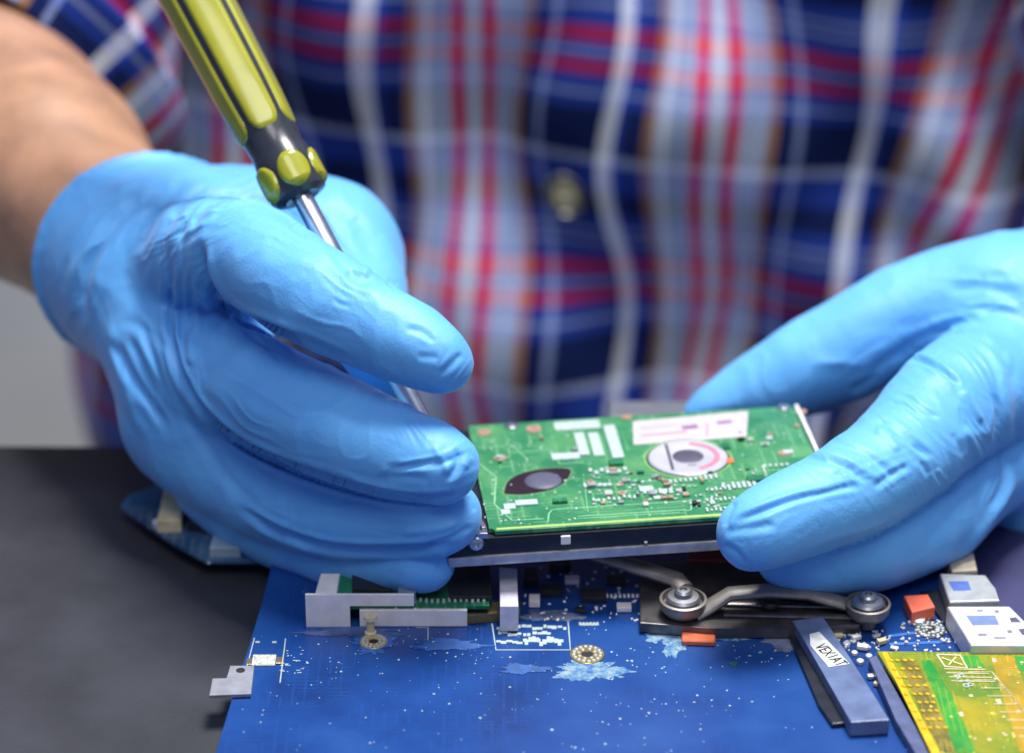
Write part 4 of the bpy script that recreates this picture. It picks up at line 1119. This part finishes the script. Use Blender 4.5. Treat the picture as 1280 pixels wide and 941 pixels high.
# slab with the sticker
def quad3(pts, z0, z1, name, mat, bev=.0003, parent=None): return badd(MB().prism([bp_(*p, BZ + z1) for p in pts], BZ + z0, BZ + z1, bev=bev), name, mat, parent)
slab = quad3([(991, 775), (1029, 770), (1060, 818), (1096, 874), (1112, 899), (1064, 902), (1049, 876)], .0004, .0046, 'flat_connector', simple('slate_blue_plastic', (0.11, 0.15, 0.27), 0.33, var=.22, scale=160, bump=.00008, bscale=1200))
quad3([(1000, 770), (1026, 766), (1029, 771), (1002, 774)], .0004, .0040, 'connector_latch', 'black')
quad3([(985, 790), (1000, 784), (1050, 880), (1062, 902), (1040, 904), (1024, 880)], .0003, .0015, 'connector_skirt', 'black')
stk = quad3([(1012, 792), (1024, 789), (1062, 829), (1036, 833), (1013, 806)], .00464, .0048, 'sticker', simple('sticker_paper', (0.62, 0.63, 0.60), 0.6, var=.15, scale=500), bev=0)
tme = text_mesh('VEX1AT', .0050)
a3 = onz(1018, 800, BZ + .0048); b3 = onz(1053, 829, BZ + .0048); mid = onz(1038, 818, BZ + .0049)
tme.transform(Matrix.Translation(mid) @ Matrix.Rotation(math.atan2(b3.y - a3.y, b3.x - a3.x), 4, 'Z') @ Matrix.Scale(.62, 4, (1, 0, 0)))
link('sticker_writing', tme, M['ink'], stk, smooth=False, world=True)
# small soldered parts right of the slab
def cap_part(px, py, r_, h, name='capacitor', mat='solder'):
    x, y = bp_(px, py); badd(MB().lathe([(r_, .0001), (r_, h * .8), (r_ * .7, h), (.0001, h)], 16, M=Matrix.Translation((x, y, BZ)), cap=False), name, mat, smooth=True)
random.seed(11)
for (px, py, r_, h) in ((1080, 783, .0016, .003), (1070, 800, .0012, .002), (1048, 797, .0011, .0016), (1058, 808, .0012, .0018), (1078, 812, .0014, .002), (1102, 805, .0012, .002), (1095, 797, .0010, .0014),
                        (1086, 822, .0011, .0014), (1075, 829, .0012, .0016), (1118, 812, .0010, .0012), (1068, 818, .0010, .0014), (1110, 822, .0010, .0014), (1090, 848, .0012, .0016), (1098, 858, .0012, .0016), (1108, 870, .0012, .0014)):
    if random.random() < .55:
        x, y = bp_(px, py); badd(MB().box((x, y, BZ + h / 2), (r_ * 2.2, r_ * 1.3, h * .7), rz=random.uniform(-.6, .6), bev=r_ * .3), 'soldered_part', random.choice(['tin', 'solder', 'cream']))
    else: cap_part(px, py, r_ * .85, h * .8, 'soldered_part', random.choice(['solder', 'tin']))
wt = MB()
for _ in range(130):
    px = random.uniform(1045, 1205); bpad(px, random.uniform(775, 815), random.uniform(.0004, .0012), random.uniform(.0004, .0010), random.uniform(.0003, .001), rz=random.random(), mb=wt)
badd(wt, 'solder_points', 'solder')
for (a_, b_) in (((1112, 805), (1180, 802)), ((1110, 795), (1150, 790))):
    wt = MB(); wt.ribbon([bp_(*a_), bp_(*b_)], .0012, .0001, BZ + .00002); badd(wt, 'pale_track', simple('pale_blue_track', (0.05, 0.16, 0.5), .4))
# orange component with ring
quad3([(1130, 744), (1160, 742), (1169, 758), (1140, 765)], .0004, .0042, 'orange_component', simple('orange_cap', (0.75, 0.14, 0.07), .45, var=.1))
ring(1163, 787, .0042, 'dark_metal'); cap_part(1148, 778, .0018, .0016, 'solder_blob'); cap_part(1158, 773, .0014, .0014, 'solder_blob')
# dark slot and connectors on the right edge
quad3([(1086, 822), (1096, 818), (1140, 900), (1170, 950), (1150, 950), (1120, 900)], .0003, .0030, 'card_socket', simple('slate_socket', (0.08, 0.10, 0.20), .4, var=.2))
quad3([(1150, 738), (1185, 735), (1200, 757), (1230, 806), (1205, 806), (1175, 770)], .0003, .0012, 'slot', 'black')
c1 = quad3([(1184, 757), (1262, 757), (1286, 782), (1310, 806), (1214, 806)], .0004, .0068, 'usb_connector', simple('pale_tin', (0.62, 0.62, 0.64), 0.42, .3, var=.15, scale=260, bump=.0001, bscale=500), bev=.0005)
quad3([(1208, 769), (1244, 769), (1249, 780), (1216, 781)], .0066, .00686, 'connector_window', simple('blue_grey_window', (0.16, 0.22, 0.40), .35), 0, c1)
quad3([(1262, 772), (1270, 771), (1276, 777), (1264, 777)], .0066, .00686, 'connector_window', 'hub', 0, c1)
quad3([(1273, 786), (1282, 785), (1290, 793), (1278, 793)], .0066, .00686, 'connector_window', 'hub', 0, c1)
x, y = bp_(1259, 815); badd(MB().box((x, y - .0002, BZ + .003), (.0030, .0012, .0042)), 'connector_slot', 'black', c1)
for (px, py, a_, b_) in ((1228, 793, .0022, .0008), (1250, 797, .0030, .0006), (1262, 789, .0012, .0012), (1225, 763, .0016, .0006), (1246, 764, .0010, .0010), (1284, 798, .0016, .0010)):
    x, y = bp_(px, py, BZ + .0068); badd(MB().box((x, y, BZ + .0068), (a_, b_, .0002), bev=0), 'connector_window', simple('dim_mark', (0.25, 0.24, 0.27), .4, .4), c1)
c2 = quad3([(1175, 716), (1232, 718), (1244, 735), (1250, 750), (1187, 752)], .0004, .0060, 'audio_connector', simple('grey_tin', (0.42, 0.44, 0.44), 0.4, .4, var=.1), bev=.0005)
quad3([(1185, 726), (1210, 726), (1214, 737), (1192, 738)], .0059, .00606, 'connector_window', simple('blue_window', (0.08, 0.13, 0.40), .35), 0, c2)
quad3([(1182, 694), (1217, 690), (1222, 712), (1190, 714)], .0004, .0050, 'cream_connector', simple('beige_plastic', (0.45, 0.38, 0.28), 0.5, .1, var=.2), bev=.0005)
# dark grey block and red strip behind, seen under the drive
quad3([(860, 700), (1010, 700), (1010, 684), (860, 684)], .0004, .0040, 'red_strip', M['red'])
quad3([(765, 512), (850, 512), (850, 494), (765, 494)], .0, .0, 'x', 'black') if False else None

# grey blurred bar on the table's far side
gb = MB().prism([bp_(760, 522, .012), bp_(866, 520, .012), bp_(866, 500, .012), bp_(760, 500, .012)], .0, .012, bev=.001).build('metal_bar', simple('dull_grey_metal', (0.13, 0.14, 0.17), .5, .3)); tag(gb, 'dull grey bar lying on the table behind the hard drive', 'bar')

# ------------------------------------------------------------------ yellow-green card lying on the board at right
YZ = BZ + .0042
card = empty('yellow_green_card', loc=tuple(onz(1200, 870, YZ))); tag(card, 'yellow and green circuit card lying in front of the metal connectors at right', 'circuit card')
def yp(px, py, z=YZ): v = onz(px, py, z); return (v.x, v.y)
cb = MB().prism([yp(1096, 813), (yp(1440, 817)), yp(1520, 950), yp(1180, 950)], YZ - .0011, YZ, bev=.0002).build('card', M['yellow_pcb'], card, world=True)
def yquad(pts, mat, name, h=.00008): return MB().prism([yp(*p) for p in pts], YZ + .00001, YZ + h).build(name, mat, card, world=True)
gsol = pcb_mat('green_mask', (0.015, 0.25, 0.03), (0.05, 0.32, 0.03), (0.01, 0.16, 0.02), (0.25, 0.40, 0.02), 2.0, speck=(0.6, 0.6, 0.1), speck_amt=.05)
ysol = pcb_mat('golden_area', (0.36, 0.22, 0.006), (0.46, 0.30, 0.01), (0.14, 0.20, 0.01), (0.55, 0.42, 0.04), 1.8, speck=(0.8, 0.7, 0.2), speck_amt=.05)
osol = pcb_mat('olive_area', (0.14, 0.12, 0.02), (0.28, 0.20, 0.03), (0.06, 0.07, 0.015), (0.50, 0.38, 0.04), 2.6, speck=(0.8, 0.6, 0.1), speck_amt=.10)
yquad([(1151, 825), (1163, 825), (1190, 870), (1220, 940), (1195, 940), (1170, 870)], gsol, 'green_area')
yquad([(1125, 824), (1146, 824), (1195, 940), (1168, 940), (1155, 900)], osol, 'olive_area')
yquad([(1200, 819), (1222, 819), (1232, 834), (1208, 834)], gsol, 'green_area')
yquad([(1238, 820), (1265, 820), (1320, 940), (1275, 940)], ysol, 'golden_area')
yquad([(1268, 820), (1330, 822), (1350, 840), (1275, 838)], gsol, 'green_area')
yquad([(1102, 815), (1109, 815), (1178, 945), (1166, 945)], simple('gold_finger', (0.75, 0.52, 0.02), .3, .3), 'gold_edge', .0001)
wt = MB()
for i in range(9):
    for j in range(4):
        px, py = 1113 + i * 5.2 + j * 9, 826 + i * 10.5
        x, y = yp(px, py); wt.box((x + random.uniform(-.0003, .0003), y, YZ + .0002), (.0011, .0008, .0004), rz=-.6)
wt.build('gold_contacts', simple('gold_contact', (0.80, 0.56, 0.03), .3, .4), card, world=True)
wt = MB()
for pts in ([(1171, 818), (1200, 819), (1209, 835), (1181, 833), (1171, 818)],):
    wt.ribbon([yp(*p) for p in pts], .0005, .0001, YZ + .0001)
wt.ribbon([yp(1177, 822), yp(1203, 831)], .0004, .0001, YZ + .0001); wt.ribbon([yp(1195, 821), yp(1186, 831)], .0004, .0001, YZ + .0001)
for i in range(70):
    px = random.uniform(1165, 1400); py = random.uniform(819, 935); x, y = yp(px + (py - 820) * .45, py); q = random.choice((.0004, .0006, .0009)); wt.box((x, y, YZ + .0001), (q, q * random.choice((.6, 1, 2)), .0002), rz=0)
for i in range(9): wt.ribbon([yp(1210 + i * 8, 840 + i * 10), yp(1240 + i * 8, 840 + i * 10), yp(1262 + i * 7, 866 + i * 9)], .00025, .0001, YZ + .0001)
for r_ in range(4): wt.ribbon([yp(1180 + r_ * 3, 836 + r_ * 5), yp(1232 + r_ * 4, 837 + r_ * 5)], .0003, .0001, YZ + .0001)
wt.build('silkscreen_print', simple('cream_print', (0.75, 0.62, 0.40), .5), card, world=True)
tme = text_mesh('R18', .0042)
tme.transform(Matrix.Translation(onz(1204, 850, YZ + .0002)) @ Matrix.Rotation(R(-68), 4, 'Z'))
link('card_writing', tme, M['white'], card, smooth=False, world=True)

# ------------------------------------------------------------------ small blue board, out of focus at left behind the hand
SZ = 0.006
small = empty('small_circuit_board', loc=tuple(onz(250, 660, 0))); tag(small, 'small dark blue circuit board behind the gloved hand at left, out of focus', 'circuit board')
def sp2(px, py, z=SZ): v = onz(px, py, z); return (v.x, v.y)
MB().prism([sp2(*p) for p in ((150, 632), (160, 618), (210, 600), (300, 600), (400, 640), (400, 682), (352, 700), (258, 700), (220, 680))], SZ - .0012, SZ, bev=.0002).build('board', M['teal_pcb'], small, world=True)
for p in ((190, 640), (330, 680)):
    x, y = sp2(*p, 0); MB().lathe([(.002, .0003), (.002, SZ - .0013)], 12, M=Matrix.Translation((x, y, 0))).build('standoff', M['steel'], small, world=True)
MB().prism([sp2(*p, SZ + .004) for p in ((205, 612), (232, 610), (226, 650), (196, 650))], SZ, SZ + .004, bev=.0005).build('cream_connector', M['cream'], small, world=True)
MB().prism([sp2(*p, SZ + .003) for p in ((240, 620), (268, 620), (262, 655), (234, 652))], SZ, SZ + .003, bev=.0003).build('chip', M['chip'], small, world=True)
MB().prism([sp2(*p, SZ + .003) for p in ((272, 645), (305, 650), (300, 684), (262, 684))], SZ, SZ + .003, bev=.0003).build('metal_shield', simple('pale_grey_shield', (0.35, 0.45, 0.50), .4, .3), small, world=True)
x, y = sp2(198, 657); MB().lathe([(.0018, 0), (.0018, .0015), (.0001, .002)], 14, M=Matrix.Translation((x, y, SZ)), cap=False).build('solder_blob', M['solder'], small, smooth=True, world=True)
MB().prism([sp2(*p, SZ + .001) for p in ((312, 672), (335, 674), (335, 686), (310, 685))], SZ, SZ + .001).build('copper_contact', M['gold'], small, world=True)

# ------------------------------------------------------------------ violet surface right
vt = MB().prism([onz(*p, .002)[:2] for p in ((1188, 640), (1500, 610), (1700, 900), (1420, 960), (1300, 842), (1232, 765), (1196, 715))], .0005, .002, bev=.0004).build('violet_mat', M['violet']); tag(vt, 'dark violet blue mat lying on the tabletop beyond the connectors at right', 'mat')
